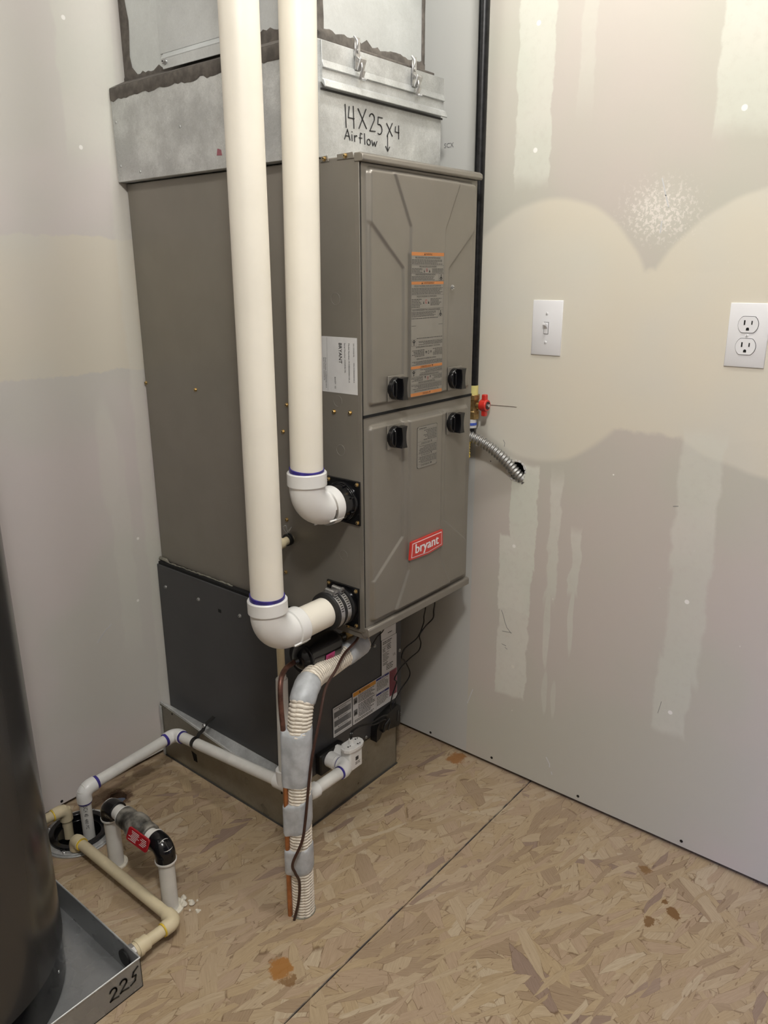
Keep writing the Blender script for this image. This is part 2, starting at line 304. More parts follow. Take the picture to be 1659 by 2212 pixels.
class MB:
    def __init__(s): s.v = []; s.f = []; s.m = []
    def add(s, vs, fs, m=0):
        o = len(s.v); s.v += [tuple(v) for v in vs]; s.f += [tuple(i+o for i in f) for f in fs]; s.m += [m]*len(fs); return s
    def box(s, a, b, m=0):
        x0, y0, z0 = a; x1, y1, z1 = b
        return s.add([(x0,y0,z0),(x1,y0,z0),(x1,y1,z0),(x0,y1,z0),(x0,y0,z1),(x1,y0,z1),(x1,y1,z1),(x0,y1,z1)],
                     [(0,3,2,1),(4,5,6,7),(0,1,5,4),(1,2,6,5),(2,3,7,6),(3,0,4,7)], m)
    def obox(s, c, u, v, w, m=0):
        c, u, v, w = V(c), V(u), V(v), V(w)
        vs = [c+u*i+v*j+w*k for k in (-1, 1) for (i, j) in ((-1,-1),(1,-1),(1,1),(-1,1))]
        return s.add(vs, [(0,3,2,1),(4,5,6,7),(0,1,5,4),(1,2,6,5),(2,3,7,6),(3,0,4,7)], m)
    def prism(s, pts, vec, m=0):
        pts = [V(p) for p in pts]; vec = V(vec); k = len(pts)
        return s.add(pts+[p+vec for p in pts], [tuple(range(k))[::-1], tuple(range(k, 2*k))]+[(i, (i+1) % k, k+(i+1) % k, k+i) for i in range(k)], m)
    def sweep(s, path, rad, n=20, caps=True, m=0, ref=None, mod=None):
        path = [V(p) for p in path]; K = len(path)
        if not isinstance(rad, (list, tuple)): rad = [rad]*K
        tans = []
        for i in range(K):
            a = next((path[j] for j in range(i-1, -1, -1) if (path[j]-path[i]).length > 1e-6), None)
            b = next((path[j] for j in range(i+1, K) if (path[j]-path[i]).length > 1e-6), None)
            ta = (path[i]-a).normalized() if a else None; tb = (b-path[i]).normalized() if b else None
            tans.append(((ta or tb)+(tb or ta)).normalized())
        A, B = frame(tans[0], ref); vs = []
        for i in range(K):
            if i:
                q = tans[i-1].rotation_difference(tans[i]); A = q @ A
            A = (A - tans[i]*A.dot(tans[i])).normalized(); B = tans[i].cross(A)
            for j in range(n):
                t = 2*math.pi*j/n; r = rad[i]*(mod(i, t) if mod else 1)
                vs.append(path[i] + A*(r*math.cos(t)) + B*(r*math.sin(t)))
        fs = [(i*n+j, i*n+(j+1) % n, (i+1)*n+(j+1) % n, (i+1)*n+j) for i in range(K-1) for j in range(n)]
        if caps: fs += [tuple(range(n))[::-1], tuple(range((K-1)*n, K*n))]
        return s.add(vs, fs, m)
    def cyl(s, a, b, r, n=24, m=0, r1=None): return s.sweep([a, b], [r, r if r1 is None else r1], n, True, m)
    def ring(s, c, ax, ro, ri, h, n=40, m=0):   # flat washer / open collar standing on c along ax
        c, ax = V(c), V(ax).normalized(); A, B = frame(ax); vs = []
        for (r, z) in ((ro, 0), (ro, h), (ri, h), (ri, 0)):
            vs += [c+ax*z+A*(r*math.cos(2*math.pi*j/n))+B*(r*math.sin(2*math.pi*j/n)) for j in range(n)]
        return s.add(vs, [(k*n+j, k*n+(j+1) % n, ((k+1) % 4)*n+(j+1) % n, ((k+1) % 4)*n+j) for k in range(4) for j in range(n)], m)
    def loft(s, secs, m=0, caps=True):
        n = len(secs[0]); vs = [p for q in secs for p in q]; K = len(secs)
        fs = [(i*n+j, i*n+(j+1) % n, (i+1)*n+(j+1) % n, (i+1)*n+j) for i in range(K-1) for j in range(n)]
        if caps: fs += [tuple(range(n))[::-1], tuple(range((K-1)*n, K*n))]
        return s.add(vs, fs, m)
    def text(s, body, h, o, u, v, m=0, width=None, align='l', fn=None):
        vs, fs, w = glyphs(body); k = h/0.72; kx = k if width is None else width/w
        off = {'l': 0, 'c': -w*kx/2, 'r': -w*kx}[align]; o, u, v = V(o), V(u), V(v)
        return s.add([(fn(x*kx+off, y*k) if fn else o+u*(x*kx+off)+v*(y*k)) for x, y in vs], fs, m)
    def stroke(s, pts, w, nrm, t=0.0006, m=0):   # a flat pen stroke lying on a surface with normal nrm
        pts = [V(p) for p in pts]; nrm = V(nrm)
        for a, b in zip(pts, pts[1:]):
            d = (b-a); L = d.length
            if L < 1e-6: continue
            d.normalize(); side = d.cross(nrm).normalized()
            s.obox((a+b)/2, d*(L/2+w*0.4), side*w/2, nrm*t/2, m)
        return s
    def build(s, name, mats, parent=None, bevel=0, sharp=35, smooth=True, seg=2):
        me = bpy.data.meshes.new(name); me.from_pydata(s.v, [], s.f)
        if not isinstance(mats, (list, tuple)): mats = [mats]
        for k in mats: me.materials.append(MT[k] if isinstance(k, str) else k)
        me.polygons.foreach_set('material_index', s.m)
        bm = bmesh.new(); bm.from_mesh(me); bmesh.ops.recalc_face_normals(bm, faces=bm.faces)
        bm.to_mesh(me); bm.free()
        if smooth:
            me.polygons.foreach_set('use_smooth', [True]*len(me.polygons)); me.set_sharp_from_angle(angle=math.radians(sharp))
        o = bpy.data.objects.new(name, me); COL.objects.link(o)
        if parent: attach(o, parent)
        if bevel:
            b = o.modifiers.new('bevel', 'BEVEL'); b.width = bevel; b.segments = seg; b.limit_method = 'ANGLE'; b.angle_limit = math.radians(40)
        return o
BASE = {}
def attach(o, parent):
    o.parent = parent
    if parent.name in BASE: o.matrix_parent_inverse = M.Translation(-BASE[parent.name])
def tag(o, label=None, cat=None, group=None, kind=None):
    for k, v in (('label', label), ('category', cat), ('group', group), ('kind', kind)):
        if v: o[k] = v
    return o
def thing(name, label, cat, loc, group=None):
    o = bpy.data.objects.new(name, None); COL.objects.link(o); o.location = loc; o.empty_display_size = 0.03
    BASE[o.name] = V(loc); return tag(o, label, cat, group)
_scr = {}
def screw(c, nrm, r, parent, m='gold', name='screw', kind='hex'):
    key = (r, m, kind)
    if key not in _scr:
        b = MB()
        if kind == 'hex':
            b.cyl((0,0,0), (0,0,r*0.28), r*1.25, 14); b.sweep([(0,0,r*0.25), (0,0,r*0.95), (0,0,r*1.1)], [r*0.92, r*0.92, r*0.75], 6)
            b.cyl((0,0,r*1.1), (0,0,r*1.12), r*0.4, 8, 1)
        else:
            b.sweep([(0,0,0), (0,0,r*0.3), (0,0,r*0.5)], [r, r*0.9, r*0.5], 12); b.box((-r*0.7, -r*0.1, r*0.48), (r*0.7, r*0.1, r*0.54), 1)
        o = b.build(name, [m, 'dark'], None); _scr[key] = o.data; bpy.data.objects.remove(o)
    o = bpy.data.objects.new(name, _scr[key]); COL.objects.link(o)
    q = V((0, 0, 1)).rotation_difference(V(nrm)); mloc = M.Translation(V(c)) @ q.to_matrix().to_4x4()
    attach(o, parent); o.matrix_basis = mloc
    return o
def holed(outer, holes, o, u, v):
    """flat polygon with holes -> triangles (bmesh), 2D points mapped to o+u*x+v*y"""
    bm = bmesh.new(); es = []
    for loop in [outer]+holes:
        vs = [bm.verts.new(V(o)+V(u)*x+V(v)*y) for x, y in loop]
        es += [bm.edges.new((vs[i], vs[(i+1) % len(vs)])) for i in range(len(vs))]
    bmesh.ops.triangle_fill(bm, use_beauty=True, use_dissolve=False, edges=es)
    bm.verts.index_update(); r = ([tuple(x.co) for x in bm.verts], [tuple(x.index for x in f.verts) for f in bm.faces]); bm.free(); return r
def circ(cx, cy, r, n=28, jit=0):
    return [(cx+(r+R.uniform(-jit, jit))*math.cos(2*math.pi*k/n), cy+(r+R.uniform(-jit, jit))*math.sin(2*math.pi*k/n)) for k in range(n)]
X, Y, Z = V((1,0,0)), V((0,1,0)), V((0,0,1))
XR, YB = 0.461, 0.687
# ================================================================== setting
fl = MB().box((-1.95, -2.65, -0.30), (XR+0.06, YB+0.06, -0.25)).build('floor', 'wood_dark', None, smooth=False); tag(fl, kind='structure')
def panel(x0, y0, x1, y1, holes):
    vs, fs = holed([(x0, y0), (x1, y0), (x1, y1), (x0, y1)], holes, (0,0,0), X, Y)
    b = MB().add(vs, fs)
    for loop in [[(x0, y0), (x1, y0), (x1, y1), (x0, y1)]]+holes:
        k = len(loop); b.add([(x, y, 0) for x, y in loop]+[(x, y, -0.018) for x, y in loop], [(i, (i+1) % k, k+(i+1) % k, k+i) for i in range(k)])
    return b.build('strand_board_panel', 'osb', fl, smooth=False)
panel(-1.95, -0.1455, XR+0.05, YB+0.05, [circ(-0.362, 0.572, 0.058), circ(-0.232, 0.618, 0.022, 18, 0.003)])
panel(-1.95, -2.65, XR+0.05, -0.1475, [])
# right wall with the ragged knockout for the conduit
HC = (-0.068, 0.808)
hole = circ(HC[0], HC[1], 0.021, 26, 0.0025)
vs, fs = holed([(-2.65, 0.012), (YB+0.02, 0.012), (YB+0.02, 2.5), (-2.65, 2.5)], [hole], (XR,0,0), Y, Z)
b = MB().add(vs, fs)
for loop in [hole, [(-2.65, 0.012), (YB+0.02, 0.012), (YB+0.02, 2.5), (-2.65, 2.5)]]:
    k = len(loop); b.add([(XR, y, z) for y, z in loop]+[(XR+0.0127, y, z) for y, z in loop], [(i, (i+1) % k, k+(i+1) % k, k+i) for i in range(k)])
wr = b.build('wall_right', 'wall_r', None, smooth=False); tag(wr, kind='structure')
MB().box((XR+0.05, -2.65, -0.02), (XR+0.07, YB+0.05, 2.5)).build('wall_cavity', 'dark', wr, smooth=False)
MB().box((XR+0.0135, -2.65, -0.0), (XR+0.05, YB+0.03, 0.038)).build('bottom_plate', 'wood_dark', wr, smooth=False)
b = MB()
for k in range(15):
    t = 2*math.pi*k/15+0.2; c = V((XR-0.0008, HC[0]+0.0235*math.cos(t), HC[1]+0.0235*math.sin(t))); q = R.uniform(0.002, 0.005)
    b.obox(c, X*0.0012, V((0, math.cos(t), math.sin(t)))*q*0.6, V((0, -math.sin(t), math.cos(t)))*q, 0)
b.build('torn_paper', 'paper', wr)
for (y, z) in [(0.163, .022), (-0.035, .027), (-0.28, .025), (-0.53, .026), (-.78, .026)]:
    MB().cyl((XR-0.0006, y, z), (XR+0.002, y, z), 0.0036, 12).build('drywall_screw', 'iron', wr)
b = MB()
b.stroke([(XR-.0003, .03, .9515), (XR-.0003, -0.01, .953), (XR-.0003, -.06, .9545)], .0009, -X, .0006)
b.build('pencil_line', 'copper_old', wr)
b = MB()
for pts in ([(-.045,.452),(-.052,.436),(-.055,.425)], [(-.055,.425),(-.062,.41),(-.075,.398)], [(-.05,.397),(-.075,.40)], [(-.05,.362),(-.062,.36)], [(-.06,.355),(-.066,.352)], [(-.452,.35),(-.447,.32)], [(-.431,.79),(-.441,.792)], [(-.03,.875),(-.034,.868),(-.033,.86)]):
    b.stroke([(XR-.0003, y, z) for y, z in pts], .0007, -X, .0006)
b.build('scuff_marks', 'ink_light', wr)
b = MB()
for pts in ([(.03,.205),(.045,.16)], [(-.19,.095),(-.20,.08),(-.20,.072)], [(-.206,.06),(-.208,.055)], [(-.345,1.41),(-.355,1.38),(-.362,1.36)], [(-.352,1.335),(-.351,1.315)]):
    b.stroke([(XR-.0003, y, z) for y, z in pts], .0022, -X, .0006)
b.build('gouge_marks', 'paper', wr)
b = MB().text('SCX', .010, (XR-.0004, .152, 1.508), -Y, Z, 0); b.build('board_stamp', 'ink_light', wr, smooth=False)
# back wall (left in the picture)
wb = MB().box((-1.95, YB, 0.012), (XR+0.02, YB+0.0127, 2.5)).build('wall_back', 'wall_b', None, smooth=False); tag(wb, kind='structure')
MB().box((-1.95, YB+0.014, 0), (XR, YB+0.05, 0.038)).build('bottom_plate', 'wood_dark', wb, smooth=False)
for (x, z) in [(-0.058, .024), (-0.204, .022), (-.34, .02)]:
    MB().cyl((x, YB-0.0006, z), (x, YB+0.002, z), 0.0036, 12).build('drywall_screw', 'iron', wb)
b = MB().stroke([(-.198, YB-.0003, .39), (-.176, YB-.0003, .412), (-.157, YB-.0003, .423)], .0025, -Y, .0006); b.build('scratch_mark', 'paper', wb)
wl = MB().box((-1.97, -2.65, 0.0), (-1.95, YB, 2.5)).build('light_block_wall', 'block_wall_dark', None, smooth=False); tag(wl, kind='structure')  # unseen wall added to block side light, darkened to cut bounce
ce = MB().box((-1.97, -2.65, 2.5), (XR+.06, YB+.05, 2.52)).build('ceiling', 'ceiling', None, smooth=False); tag(ce, kind='structure')

# ================================================================== furnace
FW, FD, Z0, Z1 = 0.3625, 0.684, 0.547, 1.437
F = thing('furnace', 'tall taupe gas furnace cabinet with two embossed doors and a red badge', 'furnace', (0.18, 0.34, Z0))
b = MB().box((0, 0.004, Z0), (FW, FD, Z1-.002))
b.build('casing', 'taupe', F, .002)
b = MB().box((0.0015, 0.0015, Z0+.012), (FW-.001, 0.006, Z1-.004)); b.build('door_gap_shade', 'dark', F)  # dark sheet painting the shade in the gap round the doors
# side seam: front stile, folded edge
b = MB().box((-0.0012, 0.0006, Z0+.004), (0.0008, 0.010, Z1-.012)); b.build('front_stile', 'taupe', F, .0005)
# cap at the top edge of the front
b = MB()
prof = [(0.010, Z1+.001), (-0.004, Z1+.001), (-0.010, Z1-.003), (-0.011, Z1-.011), (-0.008, Z1-.0135), (0.010, Z1-.0135)]
b.prism([(-0.003, y, z) for y, z in prof], (FW+.010, 0, 0)); b.build('top_cap', 'taupe', F, .0015)
b = MB()
prof = [(0.010, Z0+.013), (-0.007, Z0+.013), (-0.010, Z0+.010), (-0.010, Z0-.004), (0.004, Z0-.008), (0.010, Z0-.004)]
b.prism([(0.001, y, z) for y, z in prof], (FW+.001, 0, 0)); b.build('bottom_cap', 'taupe', F, .0015)
MB().box((0.004, 0.003, Z0-.014), (FW-.01, 0.16, Z0+.001)).build('bottom_pan', 'taupe', F, .001)
def sst(a, bb, t):
    t = min(1, max(0, (t-a)/(bb-a))); return t*t*(3-2*t)
def seg_side(x, z, pts):    # signed distance right of polyline running upward/downward (positive to the right)
    best = 1e9; sgn = 1
    for (x0, z0), (x1, z1) in zip(pts, pts[1:]):
        dx, dz = x1-x0, z1-z0; L2 = dx*dx+dz*dz; t = min(1, max(0, ((x-x0)*dx+(z-z0)*dz)/L2))
        d = math.hypot(x-x0-dx*t, z-z0-dz*t)
        if d < best-1e-9: best = d; sgn = -1 if (dx*(z-z0)-dz*(x-x0)) > 0 else 1
    return best*sgn
def rrect(x, z, x0, x1, z0, z1, r):
    dx = max(x0+r-x, x-x1+r); dz = max(z0+r-z, z-z1+r)
    if dx > 0 and dz > 0: return r-math.hypot(dx, dz)
    return r-max(dx, dz)
def door(x0, x1, z0, z1, px, lineA, lineB, name):
    """lineA: border of the side panels, lineB: border of the middle column; mirrored about the middle"""
    cx = 0.184; nx, nz = 190, 230
    def h(x, z):
        o = sst(0, .008, rrect(x, z, *px, .012))
        q = x if x <= cx else 2*cx-x
        a = sst(-.0015, .0025, seg_side(q, z, lineA)); c = sst(-.0015, .0025, seg_side(q, z, lineB))
        return o*.0062 + min(o, 1)*(a*.0036 + c*.0036)
    xs = [x0+(x1-x0)*i/nx for i in range(nx+1)]; zs = [z0+(z1-z0)*j/nz for j in range(nz+1)]
    vs = [(x, -h(x, z)-.0005, z) for z in zs for x in xs]; k = nx+1
    fs = [(j*k+i, j*k+i+1, (j+1)*k+i+1, (j+1)*k+i) for j in range(nz) for i in range(nx)]
    b = MB().add(vs, fs)
    rim = list(range(k))+[j*k+nx for j in range(1, nz+1)]+[nz*k+i for i in range(nx-1, -1, -1)]+[j*k for j in range(nz-1, 0, -1)]
    pr = [vs[i] for i in rim]; m_ = len(pr)
    b.add(pr+[(p[0], .003, p[2]) for p in pr], [(i, (i+1) % m_, m_+(i+1) % m_, m_+i) for i in range(m_)])
    return b.build(name, 'taupe', F, sharp=60)
UD = door(.0035, .3645, .9905, 1.4225, (.013, .352, 1.004, 1.418), [(.110, .95), (.110, 1.252), (.022, 1.324), (-.02, 1.358)], [(.128, .95), (.128, 1.325), (.078, 1.416), (.07, 1.43)], 'upper_door')
LD = door(.0035, .3635, .5605, .9865, (.013, .352, .567, .971), [(-.02, .632), (.022, .660), (.111, .728), (.111, .99)], [(.078, .55), (.084, .572), (.128, .650), (.128, .99)], 'lower_door')
MB().box((.002, -.0025, .986), (.364, .002, .991)).build('door_seam', 'dark', F)
HS = -0.0142   # height of the embossed middle column
def knob(x, z, dr):
    b = MB(); y0 = -.0095
    b.obox((x+.004, y0, z), (.024, 0, 0), (0, .0012, 0), (0, 0, .024), 1)
    b.sweep([(x, y0, z), (x, y0-.009, z), (x, y0-.011, z)], [.0215, .0215, .0195], 32)
    out = []
    for k in range(9):
        t = -1+k/4; out.append((x+.0145-.004*(1-t*t), t*.0215+z))
    for k in range(9):
        t = 1-k/4; out.append((x-.004+.003*(1-t*t), t*.0205+z))
    b.prism([(px_, y0-.008, pz) for px_, pz in out], (0, -.015, 0))
    b.sweep([(x-.0105, y0-.008, z-.017), (x-.0105, y0-.013, z-.012), (x-.0105, y0-.013, z+.012), (x-.0105, y0-.008, z+.017)], .0022, 8)
    b.build('door_knob', ['black_gloss', 'taupe'], dr, .0012)
for (x, z, d) in [(.083, 1.034, UD), (.281, 1.033, UD), (.081, .941, LD), (.280, .940, LD)]: knob(x, z, d)
screw((.264, -.0125, 1.216), -Y, .0042, UD, 'zinc')
# --- greeked print: rows of short bars standing for lines too fine to read
class Label:
    def __init__(s, o, u, v, nrm, w, h, r=.003, base=0):
        s.o, s.u, s.v, s.n, s.w, s.h = V(o), V(u), V(v), V(nrm), w, h; s.b = MB(); s.t = 0.00035
        pts = []
        for (cx, cy, a0) in ((w-r, h-r, 0), (r, h-r, 90), (r, r, 180), (w-r, r, 270)):
            for k in range(5):
                a = math.radians(a0+k*22.5); pts.append(s.o+s.u*(cx+r*math.cos(a))+s.v*(cy+r*math.sin(a)))
        s.b.prism(pts, s.n*s.t, base)
    def P(s, x, y, l=1): return s.o+s.u*x+s.v*y+s.n*(s.t+.00012*l)
    def rect(s, x0, y0, x1, y1, m, l=1):
        s.b.add([s.P(x0, y0, l), s.P(x1, y0, l), s.P(x1, y1, l), s.P(x0, y1, l)], [(0, 1, 2, 3)], m)
    def poly(s, pts, m, l=1): s.b.add([s.P(x, y, l) for x, y in pts], [tuple(range(len(pts)))], m)
    def text(s, body, h, x, y, m, width=None, align='l', l=2, flip=False):
        k = -1 if flip else 1
        s.b.text(body, h, s.P(x, y, l), s.u*k, s.v*k, m, width, align)
    def lines(s, x0, y0, x1, y1, n, m, fill=0.55, ragged=.25, flip=False):
        step = (y1-y0)/n
        for i in range(n):
            y = y1-step*(i+.5); x = x0; end = x1-(x1-x0)*R.uniform(0, ragged)*(1 if i % 3 else .2)
            while x < end-.001:
                w = min(R.uniform(.0025, .008), end-x)
                a, bb = (x, x+w) if not flip else (x0+x1-x-w, x0+x1-x)
                s.rect(a, y-step*fill/2, bb, y+step*fill/2, m); x += w+R.uniform(.0006, .0012)
    def build(s, name, mats, parent): return s.b.build(name, mats, parent, smooth=False)
# warning label of the upper door, printed both ways up
Lw, Lh = .106, .270
lb = Label((.1265, HS, 1.0115), X, Z, -Y, Lw, Lh, .003, 0)
lb.rect(.0005, .0005, .0010, Lh-.0005, 1); lb.rect(Lw-.0010, .0005, Lw-.0005, Lh-.0005, 1)
def half(flip):
    T = (lambda y: Lh-y) if not flip else (lambda y: y)
    X_ = (lambda x: x) if not flip else (lambda x: Lw-x)
    def rc(x0, y0, x1, y1, m, l=1):
        a, c = sorted((X_(x0), X_(x1))); d, e = sorted((T(y0), T(y1))); lb.rect(a, d, c, e, m, l)
    def tx(s_, h, x, y, m, w=None, al='c'): lb.text(s_, h, X_(x), T(y), m, w, al, 2, flip)
    def ln(x0, y0, x1, y1, n_, m=2):
        a, c = sorted((X_(x0), X_(x1))); d, e = sorted((T(y0), T(y1))); lb.lines(a, d, c, e, n_, m, .5, .25, flip)
    rc(.0006, .0006, Lw-.0006, .0068, 3); tx('\u25b2 WARNING', .0042, Lw/2, .0057, 4, .026)
    tx('FIRE, EXPLOSION AND ASPHYXIATION HAZARD', .0032, Lw/2, .0118, 4, .082)
    ln(.002, .013, Lw-.002, .0225, 4); rc(.001, .0235, Lw-.001, .0239, 1)
    tx('FIRE AND EXPLOSION HAZARD', .0032, Lw/2, .0278, 4, .056)
    ln(.002, .029, .036, .0375, 4); ln(.066, .029, Lw-.002, .0375, 4); rc(.001, .0385, Lw-.001, .0389, 1)
    for (x, w) in ((.041, .0018), (.058, .0026)):
        pts = [(X_(x-w), T(.0368)), (X_(x+w), T(.0368)), (X_(x), T(.0315))]; lb.poly(pts, 4)
    ring_ = [(X_(.0495)+.0030*math.cos(k*.5236), T(.0325)+.0034*math.sin(k*.5236)) for k in range(12)]; lb.poly(ring_, 5)
    ring_ = [(X_(.0495)+.0022*math.cos(k*.5236), T(.0325)+.0026*math.sin(k*.5236)) for k in range(12)]; lb.poly(ring_, 0, 2)
    rc(.0488, .031, .0502, .0345, 4, 3)
    tx('CARBON MONOXIDE POISONING HAZARD', .0030, .045, .0422, 4, .066)
    ln(.002, .0433, .076, .0515, 4); rc(.001, .0525, Lw-.001, .0529, 1)
    def man(yc):
        rc(.0885, yc-.0065, .1035, yc+.006, 1, 1); rc(.0889, yc-.0061, .1031, yc+.0056, 0, 2)
        lb.poly([(X_(.096)+.0016*math.cos(k*.785), T(yc-.0035)+.0016*math.sin(k*.785)) for k in range(8)], 4, 3)
        lb.poly([(X_(.0945), T(yc-.0012)), (X_(.0975), T(yc-.0012)), (X_(.1015), T(yc+.0035)), (X_(.099), T(yc+.0035)), (X_(.096), T(yc+.001)), (X_(.093), T(yc+.0035)), (X_(.0905), T(yc+.0035))], 4, 3)
        lb.poly([(X_(.096), T(yc+.001)), (X_(.0985), T(yc+.0053)), (X_(.0935), T(yc+.0053))], 4, 3)
    if not flip: man(.0455)
    if not flip:
        y = .0535; rc(.0006, y, Lw-.0006, y+.0052, 3); tx('\u25b2 AVERTISSEMENT', .0038, Lw/2, y+.0045, 4, .042)
        tx("RISQUE D'INCENDIE, D'EXPLOSION ET D'ASPHYXIE", .0032, Lw/2, .0632, 4, .086)
        ln(.002, .0645, Lw-.002, .0770, 5); rc(.001, .0778, Lw-.001, .0782, 1)
        tx("RISQUE D'INCENDIE OU D'EXPLOSION", .0032, .05, .0822, 4, .064)
        ln(.002, .0845, .034, .1015, 6); ln(.062, .0845, .1, .0985, 6); rc(.001, .1030, Lw-.001, .1034, 1)
        for (x, w) in ((.040, .0018), (.056, .0026)): lb.poly([(x-w, T(.0945)), (x+w, T(.0945)), (x, T(.089))], 4)
        lb.poly([(.048+.0030*math.cos(k*.5236), T(.0905)+.0038*math.sin(k*.5236)) for k in range(12)], 5)
        lb.poly([(.048+.0021*math.cos(k*.5236), T(.0905)+.0028*math.sin(k*.5236)) for k in range(12)], 0, 2)
        tx("RISQUE D'EMPOISONNEMENT PAR LE MONOXYDE DE CARBONE", .0030, .049, .1072, 4, .09)
        ln(.002, .1085, .082, .1185, 5); man(.1135); ln(.002, .1200, .09, .1225, 1)
    else:
        y = .0535; rc(.0006, y, Lw-.0006, y+.0052, 3); tx('\u25b2 AVERTISSEMENT', .0038, Lw/2, y+.0045, 4, .042)
        ln(.002, .0600, Lw-.002, .0680, 4); tx("RISQUE D'INCENDIE OU D'EXPLOSION", .0032, .055, .0735, 4, .064); man(.045)
        ln(.002, .0760, .034, .0900, 6); ln(.062, .0760, Lw-.004, .0900, 5)
        for (x, w) in ((.040, .0018), (.056, .0026)): lb.poly([(X_(x-w), T(.0855)), (X_(x+w), T(.0855)), (X_(x), T(.080))], 4)
        lb.poly([(X_(.048)+.0030*math.cos(k*.5236), T(.083)+.0034*math.sin(k*.5236)) for k in range(12)], 4)
        lb.poly([(X_(.048)+.0022*math.cos(k*.5236), T(.083)+.0026*math.sin(k*.5236)) for k in range(12)], 0, 2)
        tx("RISQUE D'EMPOISONNEMENT", .0030, .05, .0965, 4, .08); ln(.002, .0980, .084, .1060, 4); man(.1035); ln(.002, .1100, .09, .1125, 1)
half(False); half(True)
lb.rect(.002, Lh/2, .016, Lh/2+.0006, 4); lb.rect(.090, Lh/2, .104, Lh/2+.0006, 4)
tag(lb.build('warning_label', ['paper_grey', 'ink_grey', 'ink_grey', 'orange', 'ink', 'red_dark'], UD), 'grey warning label with orange bands')
# small label of the lower door (printed upside down)
lb = Label((.1505, HS, .8630), X, Z, -Y, .0685, .086, .004, 1)
pw_, ph_ = .0685, .086
lb.b.prism([lb.P(x, y, 0) for x, y in [(.004, .0006), (pw_-.004, .0006), (pw_-.0006, .004), (pw_-.0006, ph_-.004), (pw_-.004, ph_-.0006), (.004, ph_-.0006), (.0006, ph_-.004), (.0006, .004)]], -Y*.0001, 0)
lb.lines(.006, .0795, .030, .0835, 1, 1, .5, .1, True); lb.lines(.020, .0560, .066, .0780, 7, 1, .5, .3, True); lb.lines(.004, .030, .066, .0465, 7, 1, .5, .3, True); lb.lines(.004, .010, .066, .0235, 5, 1, .5, .3, True)
for (y, s_) in ((.0495, 'AVERTISSEMENT'), (.0255, 'ADVERTENCIA'), (.004, 'WARNING')):
    lb.text('\u25b2 '+s_, .0038, pw_/2+.016, y+.0036, 2, .038, 'l', 2, True)
for y in (.0085, .0240, .0300, .0485, .0548, .0790): lb.rect(.0008, y, pw_-.0008, y+.0003, 1)
tag(lb.build('notice_label', ['paper_grey', 'ink_grey', 'ink'], LD), 'grey notice printed upside down')
# red badge
b = MB(); bo = V((.1235, HS, .674)); P = lambda x, z, d: (bo.x+x, HS-d, bo.z+z)
out = [(0, 0), (.0645, -.0035), (.118, .002), (.1165, .038), (.0045, .038)]
inn = [(.0052, .0035), (.0640, .0003), (.1135, .0052), (.1122, .0342), (.0090, .0342)]
inn2 = [(.0066, .0049), (.0640, .0018), (.1120, .0065), (.1108, .0328), (.0102, .0328)]
b.prism([P(x, z, 0) for x, z in out], (0, -.004, 0), 0); b.prism([P(x, z, .0040) for x, z in inn], (0, -.0004, 0), 1); b.prism([P(x, z, .0044) for x, z in inn2], (0, -.0003, 0), 0)
b.text('bryant', .0215, P(.0155, .0105, .0050), X, Z, 1, .084)
for dx in (.0006, .0012, .0018): b.text('bryant', .0215, P(.0155+dx, .0105, .0050+dx*.05), X, Z, 1, .084)
tag(b.build('badge', ['red', 'white'], LD, smooth=False), 'red shield badge with white lettering')
# rating sticker on the side, text running downwards
sl = Label((-.0002, .100, 1.0285), -Y, Z, -X, .094, .103, .0015, 0)
def vt(s_, h, x, y, w, m=1): sl.b.text(s_, h, sl.P(x, y, 2), -Z, -Y*-1 if False else -Y*-1*-1, m, w)
def down(s_, h, x, y, w, m=1):   # baseline on the left side of the letters, reading top to bottom
    sl.b.text(s_, h, sl.P(x, y, 2), -Z, -Y, m, w)
sl.rect(.0145, .002, .0149, .101, 2)
down('BRYANT', .0078, .0445, .0930, .038)
for k in (.0002, .0004): down('BRYANT', .0078, .0445+k, .0930, .038)
down('Serial Number: 2222A46196', .0036, .0580, .0930, .054)
down('Model Number: 915SB36040E14A-A', .0036, .0680, .0930, .072)
down('S/N: 2222A46196', .0030, .0800, .0930, .024); down('M/N: 915SB36040E14A-A', .0030, .0800, .0580, .036)
down('BA429 - 02', .0032, .0325, .0295, .022); down('Model Number: 915SB36040E14A-A', .0028, .0095, .0640, .057); down('Serial Number: 2222A46196', .0028, .0050, .0640, .043)
tag(sl.build('rating_sticker', ['paper', 'ink', 'ink_grey'], F), 'white rating sticker with black print on the cabinet side')
# vent flanges
for (y0, y1, z0, z1) in ((.006, .092, .776, .864), (.013, .099, .556, .643)):
    cy, cz = (y0+y1)/2, (z0+z1)/2
    b = MB().box((-.004, y0, z0), (0.002, y1, z1)); b.sweep([(-.004, cy, cz), (-.012, cy, cz), (-.012, cy, cz), (-.036, cy, cz)], [.040, .039, .0355, .0345], 40)
    for k in range(8):
        t = k*math.pi/4+.39; d = V((0, math.cos(t), math.sin(t))); b.obox(V((-.010, cy, cz))+d*.037, X*.009, d*.002, d.cross(X)*.0016)
    pf = b.build('vent_flange', 'black_gloss', F, .0008)
    for (yy, zz) in ((y0+.006, z0+.006), (y1-.006, z0+.006), (y0+.006, z1-.006), (y1-.006, z1-.006)): screw((-.004, yy, zz), -X, .0034, pf, 'gold', 'flange_screw')
for (y, z) in ((.071, .992), (.030, .994), (.68, .997), (.492, .997), (.214, .936), (.200, .992), (.224, .627), (.214, .748), (.045, .5535)):
    screw((-.0002, y, z), -X, .0036, F, 'gold')
